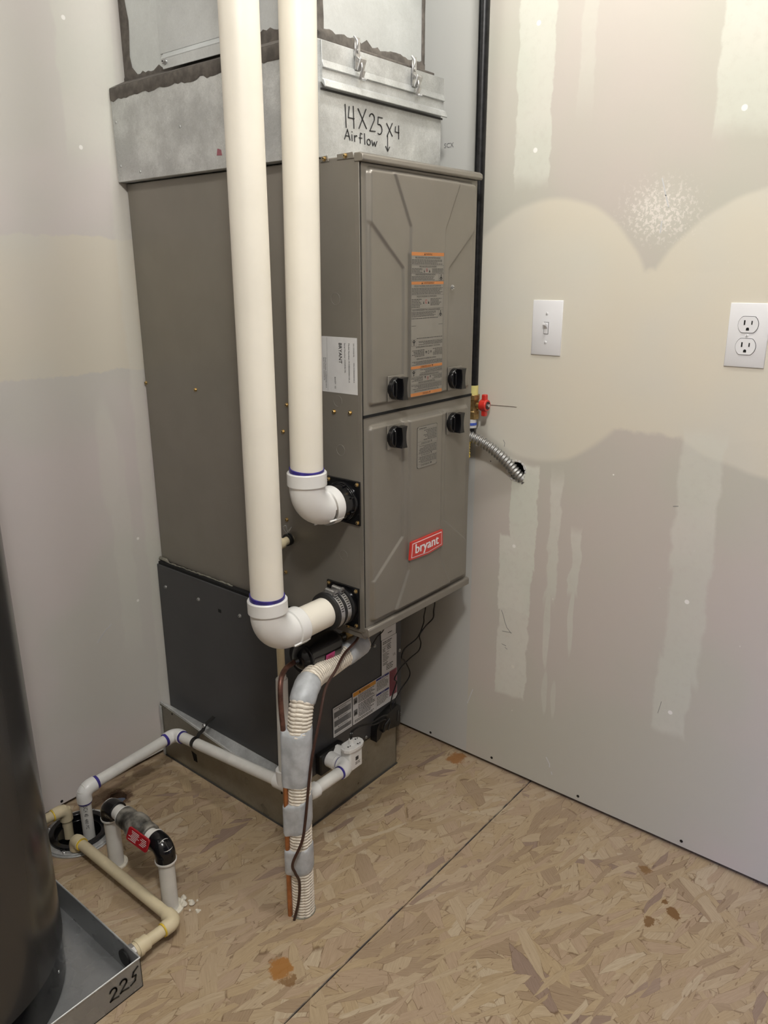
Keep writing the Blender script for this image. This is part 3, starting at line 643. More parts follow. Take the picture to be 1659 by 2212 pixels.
for (y, z) in ((.061, 1.199), (.061, 1.013), (.056, .919), (.054, .705)):
    b = MB(); b.sweep([(-.0002, y+.0105*math.cos(t*.2618), z+.0105*math.sin(t*.2618)) for t in range(25)], .0004, 5, False); b.build('knockout', 'paper_grey', F)
for (y, z, w) in ((.079, 1.434, .010), (.030, 1.4345, .020)):
    b = MB().prism([(-.0016, y-w, z-.005), (-.0016, y+w, z-.005), (-.0016, y+w, z+.004), (-.0016, y-w+.004, z+.005)], (.0016, 0, 0)); cl = b.build('side_tab', 'taupe', F, .0006)
    screw((-.0018, y, z), -X, .0034, cl, 'gold', 'tab_screw')
# putty squeezed out of the joint above the coil, rear part
b = MB(); pp = [V((-.004+R.uniform(-.001, .001), .684-k*.0085, Z0+.001+R.uniform(-.001, .002)+(.004 if k < 4 else 0))) for k in range(34)]
b.sweep(pp, [R.uniform(.0012, .0026)+(.003 if k < 4 else 0) for k in range(34)], 7); b.build('joint_putty', 'caulk_and_shadow', F)

# ================================================================== evaporator coil cabinet
CX0, CX1, CY, CZ0, CZ1 = -.016, .334, .170, .132, .541
C = thing('evaporator_coil', 'dark grey sheet metal coil cabinet under the furnace, with labels', 'coil cabinet', (.16, .42, CZ0))
MB().box((CX0, CY, CZ0), (CX1, .684, CZ1)).build('cabinet', 'coil_grey', C, .0015)
MB().box((CX1-.022, CY-.0014, CZ0+.002), (CX1-.0005, CY+.001, CZ1-.001)).build('edge_flange', 'coil_grey', C, .0006)
MB().box((CX0+.003, CY+.003, CZ1), (CX1-.003, .68, Z0+.001)).build('joint_gap', 'dark', C)
for (x, z) in ((.229, .378), (.327, .327), (.328, .145), (.194, .141)): screw((x, CY-.001, z), -Y, .0034, C, 'zinc')
for (y, z) in ((.653, .486), (.520, .488), (.368, .488)): screw((CX0, y, z), -X, .0038, C, 'zinc')
MB().box((CX0-.0006, .437, .475), (CX0+.001, .447, .483)).build('punched_slot', 'dark', C)
def clabel(x0, z0, x1, z1, fn, name, mats, lab, r=.002):
    L = Label((x0, CY-.0016, z0), X, Z, -Y, x1-x0, z1-z0, r, 0); fn(L, x1-x0, z1-z0); tag(L.build(name, mats, C), lab)
def f1(L, w, h):
    L.lines(.004, h*.70, w*.66, h*.86, 2, 1, .5, .2); L.lines(w*.45, h*.2, w*.75, h*.3, 1, 1, .5, .1); L.lines(w*.1, h*.88, w*.6, h*.94, 1, 2)
clabel(.2535, .3815, .3115, .4300, f1, 'inspection_label', ['paper', 'ink', 'ink_grey'], 'small white label with two printed lines')
def f2(L, w, h):
    L.lines(.004, h*.86, w*.7, h*.95, 2, 2); L.text('MODEL', .0035, .004, h*.78, 1); L.lines(w*.35, h*.66, w*.62, h*.84, 4, 1, .5, .2); L.lines(.004, h*.64, w*.26, h*.76, 4, 2)
    L.lines(.004, h*.36, w*.5, h*.62, 9, 2, .5, .4); L.lines(.004, h*.26, w*.4, h*.34, 2, 2); L.lines(w*.3, h*.08, w*.75, h*.26, 4, 1, .5, .3)
    L.text('UL', .007, w*.74, h*.40, 1)
clabel(.2555, .2850, .3145, .3805, f2, 'rating_plate', ['paper', 'ink', 'ink_grey'], 'white data plate with fine black print')
def f3(L, w, h):
    L.rect(.003, .003, w-.003, h-.003, 3)
    for k, s_ in enumerate(('WARNING', 'AVERTISSEMENT', 'ADVERTENCIA')):
        y = h*(.93-.295*k); L.rect(.003, y-.0075, w-.003, y, 0, 2); L.text('\u25b2 '+s_, .0042, w/2, y-.0056, 1, .026+.008*(k > 0), 'c', 4); L.lines(.005, y-.0225, w-.006, y-.009, 7, 2, .5, .2)
    L.rect(.003, .004, w-.003, .0085, 0, 2); L.lines(w*.55, .005, w*.9, .0075, 1, 2)
clabel(.0765, .1985, .1425, .2765, f3, 'caution_label', ['paper', 'ink', 'ink_grey', 'ink_mid'], 'grey and white caution label in three languages', .0012)
def f4(L, w, h):
    o = .086
    L.rect(.002, h-.012, o, h-.0012, 3); L.text('\u25b2 WARNING', .0062, o/2, h-.0092, 1, .040, 'c'); L.lines(.020, h*.58, o-.003, h*.85, 7, 1, .5, .3); L.lines(.020, h*.15, o-.003, h*.56, 9, 1, .5, .3); L.lines(.006, .004, o-.004, .011, 2, 2)
    for y in (h*.62, h*.26):
        L.rect(.003, y, .017, y+.016, 4); L.poly([(.005, y+.003), (.015, y+.003), (.012, y+.011), (.008, y+.009)], 1, 2)
    L.rect(o+.0008, .002, o+.0014, h-.002, 4)
    for y in (h-.006, h*.45):
        L.rect(o+.002, y-.001, .138, y+.0045, 5); L.text('NOTICE', .003, (o+.14)/2+.001, y+.0002, 0, None, 'c', 3); L.lines(o+.004, y-.030, .136, y-.003, 9, 2, .5, .35)
    L.rect(.140, .014, w-.0006, h-.001, 6); L.lines(.142, .016, w-.003, h-.004, 16, 7, .5, .25)
clabel(.1455, .1985, .3165, .2855, f4, 'warning_placard', ['paper', 'ink', 'ink_grey', 'orange2', 'ink_light', 'navy', 'rose', 'red_dark'], 'long white placard with an amber header and rose block')
b = MB(); b.prism([(.212, CY-.020, .124), (.214, CY-.020, .158), (.226, CY-.020, .176), (.292, CY-.020, .192), (.308, CY-.020, .184), (.308, CY-.020, .134), (.302, CY-.020, .128), (.236, CY-.020, .142), (.226, CY-.020, .128)], (0, .021, 0))
b.sweep([(.233, CY-.022, .146), (.233, CY-.026, .150), (.238, CY-.026, .164), (.256, CY-.026, .172)], .004, 8); b.obox((.262, CY-.021, .150), (.0008, 0, .0015), (0, .0015, 0), (.004, 0, .012), 1); b.obox((.297, CY-.021, .160), (.0008, 0, .001), (0, .0015, 0), (.001, 0, .014), 1)
tag(b.build('drain_pan_plug', ['black', 'ink_grey'], C, .003), 'black plastic plug in the bottom edge')
out = []
for k in range(24):
    t = 2*math.pi*k/24; cx_ = .055+.040*max(-1, min(1, math.cos(t)*1.5)); out.append((cx_, CY-.018, .160+.027*max(-1, min(1, math.sin(t)*1.4))))
b = MB().prism(out, (0, .019, 0)); b.build('drain_flange', 'black', C, .004)

# ================================================================== sheet metal plenum under the coil
PX0, PX1 = -.047, .316
Pn = thing('floor_plenum', 'dull galvanised box on the floor carrying the coil cabinet', 'plenum', (.13, .42, 0))
b = MB()   # walls; left top edge drops towards the front
b.add([(PX0, .17, 0), (PX0, .684, 0), (PX0, .684, .158), (PX0, .17, .098), (PX0+.0015, .17, 0), (PX0+.0015, .684, 0), (PX0+.0015, .684, .158), (PX0+.0015, .17, .098)], [(0,1,2,3),(4,7,6,5),(0,3,7,4),(3,2,6,7),(2,1,5,6),(0,4,5,1)])
b.build('side_sheet', 'galv_dull', Pn)
b = MB(); b.prism([(PX0, .17, 0), (PX1, .17, 0), (PX1, .17, .130), (CX0+.002, .17, .131), (PX0, .17, .098)], (0, .0015, 0)); b.build('front_sheet', 'galv_dull', Pn)
MB().box((PX1-.0015, .17, 0), (PX1, .684, .131)).build('right_sheet', 'galv_dull', Pn)
b = MB(); b.add([(PX0, .17, .098), (PX0, .684, .158), (CX0, .684, .134), (CX0, .17, .131)], [(0,1,2,3)]); b.add([(PX0-.001, .168, .0965), (PX0-.001, .684, .1565), (PX0+.004, .684, .160), (PX0+.004, .168, .100)], [(0,1,2,3)]); b.build('folded_edge', 'galv', Pn)
MB().prism([(PX0-.004, .676, 0), (PX0-.004, .684, 0), (PX0-.004, .684, .150), (PX0-.004, .676, .149)], (.004, 0, 0)).build('corner_seam', 'galv', Pn, .001)
MB().box((PX0-.003, .166, 0), (PX0+.0, .684, .0022)).build('base_edge', 'ink_grey', Pn)
MB().box((PX0+.0, .166, 0), (PX1+.001, .1695, .0022)).build('base_edge', 'ink_grey', Pn)
MB().prism([(PX0-.0006, .560, .062), (PX0-.0006, .540, .058), (PX0-.0006, .538, .036), (PX0-.0006, .552, .036)], (.001, 0, 0)).build('cut_slot', 'dark', Pn)
for (y, z) in ((.60, .068), (.632, .142), (.22, .094)): MB().cyl((PX0-.0006, y, z), (PX0+.001, y, z), .0028, 10).build('screw_hole', 'dark', Pn)
# ================================================================== filter rack
RX0, RX1, RY, RZ1 = -.020, .361, .090, 1.622
K = thing('filter_rack', 'galvanised filter rack with latched cover, marked in pen, on the furnace', 'filter rack', (.17, .39, Z1))
MB().box((RX0, RY, Z1), (RX1, .684, RZ1)).build('rack_body', 'galv', K, .001)
b = MB().box((.004, RY-.005, 1.556), (RX1+.001, RY+.001, RZ1-.002)); b.prism([(.004, RY-.005, 1.590), (.004, RY-.009, 1.578), (.004, RY-.005, 1.577)], (RX1-.003, 0, 0))
b.prism([(.002, RY-.005, 1.562), (.002, RY-.011, 1.558), (.002, RY-.014, 1.548), (.002, RY-.012, 1.547), (.002, RY-.004, 1.556)], (RX1+.001, 0, 0)); b.build('filter_cover', 'galv', K, .0006)
MB().box((.004, RY-.0022, 1.5445), (RX1+.002, RY, 1.5475)).build('cover_gap', 'ink_grey', K)
for x in (.094, .260):
    y = RY-.006; b = MB()
    b.box((x-.007, y-.0016, 1.588), (x+.007, y, 1.640)); b.cyl((x, y, 1.618), (x, y-.004, 1.618), .0035, 10)
    b.sweep(spline([(x-.010, y-.002, 1.640), (x-.010, y-.010, 1.628), (x-.012, y-.006, 1.610), (x-.004, y-.012, 1.600), (x-.003, y-.014, 1.588), (x+.001, y-.010, 1.575), (x+.004, y-.018, 1.571)]), .0022, 7)
    b.obox((x-.001, y-.012, 1.596), (.008, 0, 0), (0, .0008, .002), (0, -.004, .009)); b.obox((x+.001, y-.010, 1.579), (.006, 0, 0), (0, .0008, 0), (0, -.003, .007)); b.cyl((x-.009, y-.008, 1.605), (x+.009, y-.008, 1.605), .0022, 8)
    b.build('draw_latch', 'zinc', K, .0006)
for (y, z) in ((.453, 1.523), (.672, 1.555), (.670, 1.468), (.60, 1.452)): screw((RX0, y, z), -X, .003, K, 'galv', 'rivet', 'pan')
MB().prism([(RX0-.0006, .345, 1.461), (RX0-.0006, .330, 1.460), (RX0-.0006, .332, 1.470), (RX0-.0006, .342, 1.473)], (.001, 0, 0)).build('paper_scrap', 'rose', K)
# pen writing
b = MB(); PF = lambda x, z: (x, RY-.0008, z)
def hand(org, sc, strokes, w):
    for st in strokes: b.stroke([PF(org[0]+x*sc, org[1]+z*sc) for x, z in st], w, -Y, .0008)
def arc(cx, cz, rx, rz, a0, a1, k=9): return [(cx+rx*math.cos(math.radians(a0+(a1-a0)*i/k)), cz+rz*math.sin(math.radians(a0+(a1-a0)*i/k))) for i in range(k+1)]
W1 = .0016
hand((.066, 1.4935), 1, [[(0, .037), (.002, 0)]], W1)
hand((.074, 1.4945), 1, [[(.003, .034), (0, .016), (.016, .016)], [(.014, .036), (.015, 0)]], W1)
hand((.100, 1.4965), 1, [[(.001, .032), (.024, .002)], [(.023, .034), (.003, 0)]], W1)
hand((.133, 1.4950), 1, [arc(.007, .0235, .007, .007, 165, -30)+[(.0005, .001), (.016, .002)]], W1)
hand((.155, 1.4935), 1, [[(.015, .029), (.003, .029), (.002, .017)]+arc(.006, .0085, .008, .0085, 110, -120)], W1)
hand((.182, 1.4930), 1, [[(.001, .022), (.018, .002)], [(.018, .024), (.002, 0)]], W1)
hand((.208, 1.4925), 1, [[(.002, .020), (.001, .011), (.013, .011)], [(.012, .023), (.012, 0)]], W1)
W2 = .0013
hand((.063, 1.4740), 1, [[(0, 0), (.008, .017), (.015, 0)], [(.003, .006), (.013, .006)]], W2)
hand((.083, 1.4735), 1, [[(0, .010), (.0005, 0)], [(0, .0150), (.0008, .0145)]], W2)
hand((.090, 1.4730), 1, [[(0, .010), (.0005, 0)], [(0, .006), (.004, .0105), (.007, .010)]], W2)
hand((.103, 1.4720), 1, [[(.008, .016), (.004, .017), (.003, .012), (.003, 0)], [(0, .009), (.008, .009)]], W2)
hand((.118, 1.4715), 1, [[(0, .018), (.001, 0)]], W2)
hand((.125, 1.4715), 1, [arc(.005, .005, .005, .005, 0, 360, 12)], W2)
hand((.139, 1.4715), 1, [[(0, .009), (.003, 0), (.007, .007), (.010, 0), (.015, .009)]], W2)
hand((.186, 1.4670), 1, [[(0, .030), (0, 0)], [(-.006, .008), (0, 0), (.006, .008)]], W2)
b.build('pen_writing', 'ink', K, smooth=False)
# ================================================================== return duct
DX0, DX1, DY = .020, .328, .110
D = thing('return_duct', 'galvanised return duct with brown sealant seams above the filter rack', 'duct', (.17, .39, RZ1))
MB().box((DX0, DY, RZ1+.0004), (DX1, .684, 2.498)).build('duct_body', 'galv_duct', D, .0015)
def smear(name, pts_in, pts_out, nrm, t=.0022):
    b = MB(); nrm = V(nrm); k = len(pts_in)
    A = [V(p) for p in pts_in]; B = [V(p) for p in pts_out]; rows = []
    for f_ in (0, .12, .5, .85, 1): rows.append([a.lerp(c, f_)+nrm*(t*(0.15 if f_ in (0, 1) else R.uniform(.7, 1.1))) for a, c in zip(A, B)])
    vs = [p for r_ in rows for p in r_]
    b.add(vs, [(i*k+j, i*k+j+1, (i+1)*k+j+1, (i+1)*k+j) for i in range(4) for j in range(k-1)])
    return b.build(name, 'mastic', D, sharp=80)
def wav(a, b_, n_, amp, fixed, fn):
    return [fn(a+(b_-a)*i/n_, fixed+amp*(noise.noise(V((a*7+i*.55, fixed*9, 2.1)))*1.6+noise.noise(V((i*.17, fixed*5, 7.7)))*1.4)) for i in range(n_+1)]
fr = lambda d: (lambda x, z: (x, DY-d, z)); lf = lambda d: (lambda y, z: (DX0-d, y, z))
smear('sealant_seam', wav(DX0, DX1, 40, 0, RZ1-.002, fr(0)), wav(DX0, DX1, 40, .005, 1.645, fr(0)), -Y)
smear('sealant_seam', wav(.110, DX1+.004, 26, .003, 1.618, lambda x, z: (x, RY-.0005, z-.0)), wav(.110, DX1+.004, 26, 0, 1.6255, lambda x, z: (x, RY-.0005, z)), -Y, .0015)
smear('sealant_seam', [(DX0, DY, 1.62+.022*i) for i in range(40)], [(DX0+.017+.004*noise.noise(V((i*.4, 3, 1))), DY, 1.62+.022*i) for i in range(40)], -Y)
smear('sealant_seam', [(DX1, DY, 1.64+.022*i) for i in range(39)], [(DX1-.010+.006*noise.noise(V((i*.5, 8, 1))), DY, 1.64+.022*i) for i in range(39)], -Y)
smear('sealant_seam', wav(.684, .110, 60, 0, RZ1-.002, lf(0)), [(DX0, .684-.574*i/60, 1.650+.018*max(0, (i-25)/35)+.008*noise.noise(V((i*.35, 1, 4)))+.006*noise.noise(V((i*.9, 5, 4)))) for i in range(61)], -X)
smear('sealant_seam', [(DX0, .684, 1.62+.022*i) for i in range(40)], [(DX0, .655+.010*noise.noise(V((i*.45, 1, 9)))-(.02 if i < 2 else 0), 1.62+.022*i) for i in range(40)], -X)
smear('sealant_seam', [(DX0, .110, 1.62+.022*i) for i in range(40)], [(DX0, .150+.012*noise.noise(V((i*.45, 6, 9))), 1.62+.022*i) for i in range(40)], -X)
smear('sealant_seam', wav(.684, .095, 60, 0, RZ1+.0, lambda y, z: (RX0-.0003, y, z)), [(RX0-.0003, .684-.589*i/60, 1.598+.007*noise.noise(V((i*.5, 2, 4)))+.006*noise.noise(V((i*1.3, 5, 4)))) for i in range(61)], -X, .0018)
b = MB(); b.add([(RX0, .684, RZ1+.0006), (DX0, .684, RZ1+.02), (DX0, .10, RZ1+.02), (RX0, .10, RZ1+.0006)], [(0,1,2,3)]); b.build('sealant_fillet', 'mastic', D)
b = MB().box((DX0-.012, .300, 1.668), (DX0+.001, .537, 2.30)); b.prism([(DX0-.012, .527, 1.668), (DX0-.026, .520, 1.655), (DX0-.026, .330, 1.655), (DX0-.012, .300, 1.668)], (0, 0, -.002)); b.prism([(DX0-.026, .520, 1.655), (DX0-.026, .330, 1.655), (DX0-.026, .330, 1.635), (DX0-.026, .512, 1.635)], (.0015, 0, 0))
ap = b.build('access_panel', 'galv_duct', D, .001); screw((DX0-.0262, .505, 1.648), -X, .005, ap, 'zinc')

# ================================================================== vent pipes
def dwv_elbow(path_pts, r_bend, hub0, hub1, ro, parent, m='pvc_white'):
    p = fillet(path_pts, r_bend, 14); a, b_ = p[0], p[-1]; d0 = (p[1]-p[0]).normalized(); d1 = (p[-1]-p[-2]).normalized()
    path = [a, a+d0*.0015, a+d0*hub0, a+d0*(hub0+.001)] + p[1:-1] + [b_-d1*(hub1+.001), b_-d1*hub1, b_-d1*.0015, b_]
    rad = [ro-.001, ro, ro, ro-.0035] + [ro-.0035]*(len(p)-2) + [ro-.0035, ro, ro, ro-.001]
    mb = MB().sweep(path, rad, 40)
    # moulded ribs on the hub
    A, B = frame(d1)
    for t in (0.6, 1.9, 2.7):
        dd = A*math.cos(t)+B*math.sin(t); mb.obox(b_-d1*(hub1*.9)+dd*(ro-.001), d1*hub1*.85, dd*.0016, d1.cross(dd)*.0011)
    return mb.build('elbow', m, parent, sharp=30)
def primer_ring(c, ax, r, w, parent, m='primer', tilt=.0):
    c, ax = V(c), V(ax).normalized(); A, B = frame(ax); n_ = 36; mb = MB(); secs = []
    for f_, rr in ((-.5, r-.0006), (-.45, r), (.45, r), (.5, r-.0006)):
        secs.append([c+ax*(w*f_*(1+tilt*math.cos(2*math.pi*j/n_)+.25*noise.noise(V((j*.35, c.x*9, c.z*7)))))+A*(rr*math.cos(2*math.pi*j/n_))+B*(rr*math.sin(2*math.pi*j/n_)) for j in range(n_)])
    mb.loft(secs, 0, True); return mb.build('primer_ring', m, parent)
RP = .0302
E1 = thing('exhaust_vent_pipe', 'thick cream pvc vent pipe with the lower white elbow, left of its twin', 'pipe', (-.203, .058, .60))
MB().sweep([(-.203, .058, .66), (-.196, .058, 2.495)], RP, 44).build('vertical_pipe', 'pvc', E1)
dwv_elbow([(-.2032, .058, .678), (-.203, .056, .600), (-.128, .056, .600)], .046, .024, .024, .0368, E1)
primer_ring((-.203, .058, .6815), Z, RP+.0022, .010, E1, tilt=.5); primer_ring((-.1265, .056, .600), X, RP+.0014, .003, E1)
MB().sweep([(-.135, .056, .600), (-.034, .056, .600)], RP, 44).build('horizontal_pipe', 'pvc', E1)
E2 = thing('intake_pipe', 'thick cream pvc pipe ending in the upper white elbow at the furnace', 'pipe', (-.100, .049, .82))
MB().sweep([(-.100, .0495, .88), (-.070, .050, 2.495)], RP, 44).build('vertical_pipe', 'pvc', E2)
dwv_elbow([(-.100, .0495, .897), (-.100, .0495, .820), (-.034, .0495, .820)], .046, .024, .022, .0368, E2)
primer_ring((-.100, .0495, .8995), Z, RP+.0020, .009, E2, tilt=.6); primer_ring((-.0335, .0495, .820), X, RP+.0042, .003, E2)
b = MB()
for k in range(6): b.text('=', .012, (0,0,0), X, Z, 0, None, 'l', lambda x, y, k=k: V((-.100-.0336*math.cos(.55), .0495-.0336*math.sin(.55), .868-k*.0055-y*.35)) + V((math.sin(.55), -math.cos(.55), 0))*x*.9)
G = thing('rubber_coupling', 'black rubber vent coupling with two steel hose clamps', 'coupling', (-.02, .056, .60))
b = MB().sweep([(-.058, .056, .6), (-.056, .056, .6), (-.050, .056, .6), (-.050, .056, .6), (-.0375, .056, .6), (-.0375, .056, .6), (-.034, .056, .6), (-.034, .056, .6), (-.016, .056, .6), (-.016, .056, .6), (-.010, .056, .6)], [.0325, .0385, .0395, .0375, .0375, .0395, .0395, .0375, .0375, .0395, .0395], 44)
b.build('sleeve', 'rubber', G)
for x in (-.0438, -.0248):
    b = MB(); b.ring((x-.0055, .056, .6), X, .0388, .0370, .011, 44)
    for k in range(9):
        t = math.radians(-20-k*7.5); A, B = frame(X); d = V((0, -math.cos(math.radians(12+k*7)), math.sin(math.radians(12+k*7)))); b.obox(V((x, .056, .6))+d*.0389, X*.0034, d*.0002, d.cross(X)*.0009, 1)
    top = V((x, .050, .6+.0425)); b.cyl(top+V((0, -.010, -.001)), top+V((0, .012, 0)), .0052, 16); b.sweep([top+V((0, -.010, -.001)), top+V((0, -.015, -.0015))], .0062, 6); b.obox(top+V((0, 0, -.004)), (.006, 0, 0), (0, .009, 0), (0, 0, .002))
    b.obox(top+V((0, -.0152, -.0015)), (.0045, 0, 0), (0, .0004, 0), (0, 0, .0008), 1)
    b.build('hose_clamp', ['zinc', 'dark'], G, .0005)

# ================================================================== gas line
GX, GY = .430, .037
Q = thing('gas_pipe', 'black iron gas pipe running up beside the furnace, with yellow tape end', 'pipe', (GX, GY, .98))
b = MB(); b.sweep([(GX, GY, .992), (GX, GY, 2.498)], .0112, 24); b.build('riser', 'iron', Q)
MB().sweep([(GX, GY, .978), (GX, GY, .999)], .0120, 24).build('thread_tape', 'yellow_tape', Q)
U = thing('gas_valve', 'brass gas shutoff valve with red lever beside the furnace door', 'valve', (GX, GY, .95))
b = MB(); b.sweep([(GX, GY, .978), (GX, GY, .966), (GX, GY, .966), (GX, GY, .940), (GX, GY, .940), (GX, GY, .922)], [.0165, .0165, .0145, .0145, .0165, .0165], 8); b.cyl((GX, GY, .953), (GX+.002, GY-.022, .953), .0085, 16); b.build('valve_body', 'brass', U, .001)
hx, hy = GX+.004, GY-.030
b = MB(); b.cyl((hx, hy+.010, .955), (hx, hy-.008, .955), .0135, 20)
b.prism([(hx-.006, hy+.006, .960), (hx+.006, hy+.006, .960), (hx+.0055, hy+.006, .980), (hx-.0055, hy+.006, .980)], (0, -.011, 0)); b.prism([(hx-.0055, hy+.006, .930), (hx+.0055, hy+.006, .930), (hx+.006, hy+.006, .950), (hx-.006, hy+.006, .950)], (0, -.011, 0))
hd = b.build('lever', 'red', U, .002)
b = MB(); b.ring((hx, hy-.0082, .955), -Y, .0088, .0050, .0008, 24, 1); b.sweep([(hx, hy-.008, .955), (hx, hy-.012, .955)], .0042, 6); b.build('lever_nut', ['zinc', 'ink'], hd)
b = MB(); b.cyl((GX-.004, GY, .922), (GX-.004, GY, .902), .0125, 18, 0); b.ring((GX-.004, GY, .908), Z, .0131, .012, .006, 18, 1); b.build('valve_tag', ['paper', 'blue'], U)
b = MB(); b.sweep([(GX-.006, GY, .902), (GX-.006, GY, .892), (GX-.006, GY, .892), (GX-.006, GY, .880)], [.0105, .0105, .013, .013], 6); b.build('flare_nut', 'iron', U, .0008)
Yc = thing('gas_connector', 'yellow coated corrugated gas connector hanging behind the door edge', 'hose', (.398, GY, .84))
pt = resample(spline([(.422, GY, .884), (.412, .036, .874), (.402, .032, .855), (.399, .031, .835), (.398, .060, .812), (.392, .16, .80), (.366, .22, .80)]), .0016)
MB().sweep(pt, [.0075+(.0008 if k % 4 < 2 else -.0006) for k in range(len(pt))], 14).build('corrugated_tube', 'yellow', Yc)
Fx = thing('flexible_conduit', 'grey spiral flexible metal conduit from the furnace into the wall hole', 'conduit', (.42, 0, .86))
pt = resample(spline([(.366, .100, .893), (.392, .066, .8905), (.413, .030, .883), (.429, -.004, .866), (.441, -.031, .845), (.452, -.052, .823), (.462, -.070, .800), (.478, -.09, .776)], 14), .0011)
MB().sweep(pt, [.0117+.0014*math.cos(2*math.pi*k*.0011/.0080) for k in range(len(pt))], 24).build('spiral_sheath', 'conduit', Fx, sharp=80)
b = MB(); b.sweep([(.362, .104, .893), (.375, .090, .893)], .0155, 8); b.build('end_fitting', 'zinc', Fx, .001)

# ================================================================== wall plates
def bevel_plate(mb, y0, y1, z0, z1, m=0):
    a = [(XR, y0, z0), (XR, y1, z0), (XR, y1, z1), (XR, y0, z1)]; h = .0045; i = .0055
    c = [(XR-.002, y, z) for _, y, z in a]; d = [(XR-h, y0-i*(1 if y0 > y1 else -1), z0+i), (XR-h, y1+i*(1 if y0 > y1 else -1), z0+i), (XR-h, y1+i*(1 if y0 > y1 else -1), z1-i), (XR-h, y0-i*(1 if y0 > y1 else -1), z1-i)]
    vs = a+c+d; mb.add(vs, [(k, (k+1) % 4, 4+(k+1) % 4, 4+k) for k in range(4)]+[(4+k, 4+(k+1) % 4, 8+(k+1) % 4, 8+k) for k in range(4)]+[(8, 9, 10, 11)], m)
sw = thing('light_switch', 'white toggle light switch on the right wall', 'switch', (XR, -.1265, 1.13))
y0, y1, z0, z1 = -.0905, -.1625, 1.0735, 1.1880; cy, cz = -.1265, 1.1308
y0, y1 = -.0905, -.1605
b = MB(); bevel_plate(b, y0, y1, z0, z1); b.build('cover_plate', 'white', sw, .0008)
cy = (y0+y1)/2
b = MB(); b.obox((XR-.0046, cy, cz), X*.0004, Y*.0056, Z*.0125, 1); b.obox((XR-.0050, cy, cz), X*.0004, Y*.0048, Z*.0116, 0); b.build('toggle_slot', ['white', 'ink_grey'], sw)
b = MB(); b.prism([(XR-.004, cy-.0035, cz-.002), (XR-.004, cy-.0035, cz+.006), (XR-.016, cy-.0035, cz+.0125), (XR-.0165, cy-.0035, cz+.0065)], (0, .007, 0)); b.build('toggle', 'white', sw, .001)
for dz in (-.030, .030): screw((XR-.0044, cy, cz+dz), -X, .0032, sw, 'white', 'plate_screw', 'pan')
ou = thing('duplex_outlet', 'white duplex power outlet at the right edge of the wall', 'outlet', (XR, -.53, 1.13))
y0, y1, z0, z1 = -.4950, -.5650, 1.0755, 1.1895; cy, cz = (y0+y1)/2, (z0+z1)/2
b = MB(); bevel_plate(b, y0, y1, z0, z1); b.build('cover_plate', 'white', ou, .0008)
for dz in (.0195, -.0195):
    pts = []; pts2 = []
    for k in range(40):
        t = 2*math.pi*k/40; yy, zz = .0172*math.cos(t), max(-.0142, min(.0142, .0172*math.sin(t))); pts.append((XR-.0045, cy+yy, cz+dz+zz)); pts2.append((XR-.0045, cy+yy*1.045, cz+dz+zz*1.05))
    b = MB(); b.prism(pts2, (-.0002, 0, 0), 1); b.prism(pts, (-.0016, 0, 0), 0)
    xf = XR-.0063
    for (dy, w, h_) in ((.0063, .0012, .0042), (-.0063, .0010, .0034)): b.obox((xf, cy+dy, cz+dz+.0035), X*.0002, Y*w, Z*h_, 1)
    b.prism([(xf+.0002, cy+.0026*math.cos(math.radians(a)), cz+dz-.0075+(.0026*math.sin(math.radians(a)) if a <= 180 else 0)) for a in (0, 30, 60, 90, 120, 150, 180)]+[(xf+.0002, cy-.0026, cz+dz-.0102), (xf+.0002, cy+.0026, cz+dz-.0102)], (-.0004, 0, 0), 1)
    b.build('receptacle', ['white', 'dark'], ou)
screw((XR-.0044, cy, cz), -X, .0032, ou, 'white', 'plate_screw', 'pan')

# ================================================================== refrigerant lines
LR = .0235
LP = spline([(-.194, .008, -.02), (-.194, .008, .04), (-.191, .0105, .20), (-.182, .0155, .34), (-.172, .020, .410), (-.152, .029, .458), (-.110, .046, .478), (-.040, .066, .470), (.066, .080, .471), (.085, .083, .472)], 16)
I = thing('insulated_suction_line', 'white ribbed insulated refrigerant line rising from the floor to the coil', 'insulated pipe', (-.194, .008, 0))
pt = resample(LP, .00085)
def weave(i, t):
    k = i*.00085/.0068*2*math.pi; q = abs(math.sin(5*t))
    return 1 + .10*(abs(math.sin(k/2 + (0.45 if math.sin(5*t) > 0 else 0)))-.6) * (0.5+0.5*q) - .045*(1 if q < .16 else 0)
b = MB().sweep(pt, LR, 60, True, 0, None, weave)
for fi in range((len(pt)-1)*60):      # groove shade painted in: faces between ribs get a darker tan
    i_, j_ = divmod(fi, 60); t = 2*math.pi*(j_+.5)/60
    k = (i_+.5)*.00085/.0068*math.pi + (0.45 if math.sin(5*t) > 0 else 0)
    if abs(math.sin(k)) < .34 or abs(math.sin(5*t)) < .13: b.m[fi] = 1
b.build('insulation_sleeve', ['insul', 'insul_groove_shade'], I, sharp=80)
def near(path, z): return min(path, key=lambda p: abs(p.z-z) + (0 if p.x < -.12 else 1))
CPATH = spline([(-.118, .0855, .505), (-.150, .075, .508), (-.176, .061, .502), (-.188, .052, .478), (-.192, .047, .44), (-.200, .035, .385), (-.2145, .022, .25), (-.219, .019, .10), (-.2205, .018, -.02)], 12)
def hull(pts):
    pts = sorted(set(pts)); cr = lambda o, a, b_: (a[0]-o[0])*(b_[1]-o[1])-(a[1]-o[1])*(b_[0]-o[0]); lo = []
    for p in pts:
        while len(lo) > 1 and cr(lo[-2], lo[-1], p) <= 0: lo.pop()
        lo.append(p)
    hi = []
    for p in reversed(pts):
        while len(hi) > 1 and cr(hi[-2], hi[-1], p) <= 0: hi.pop()
        hi.append(p)
    return lo[:-1]+hi[:-1]
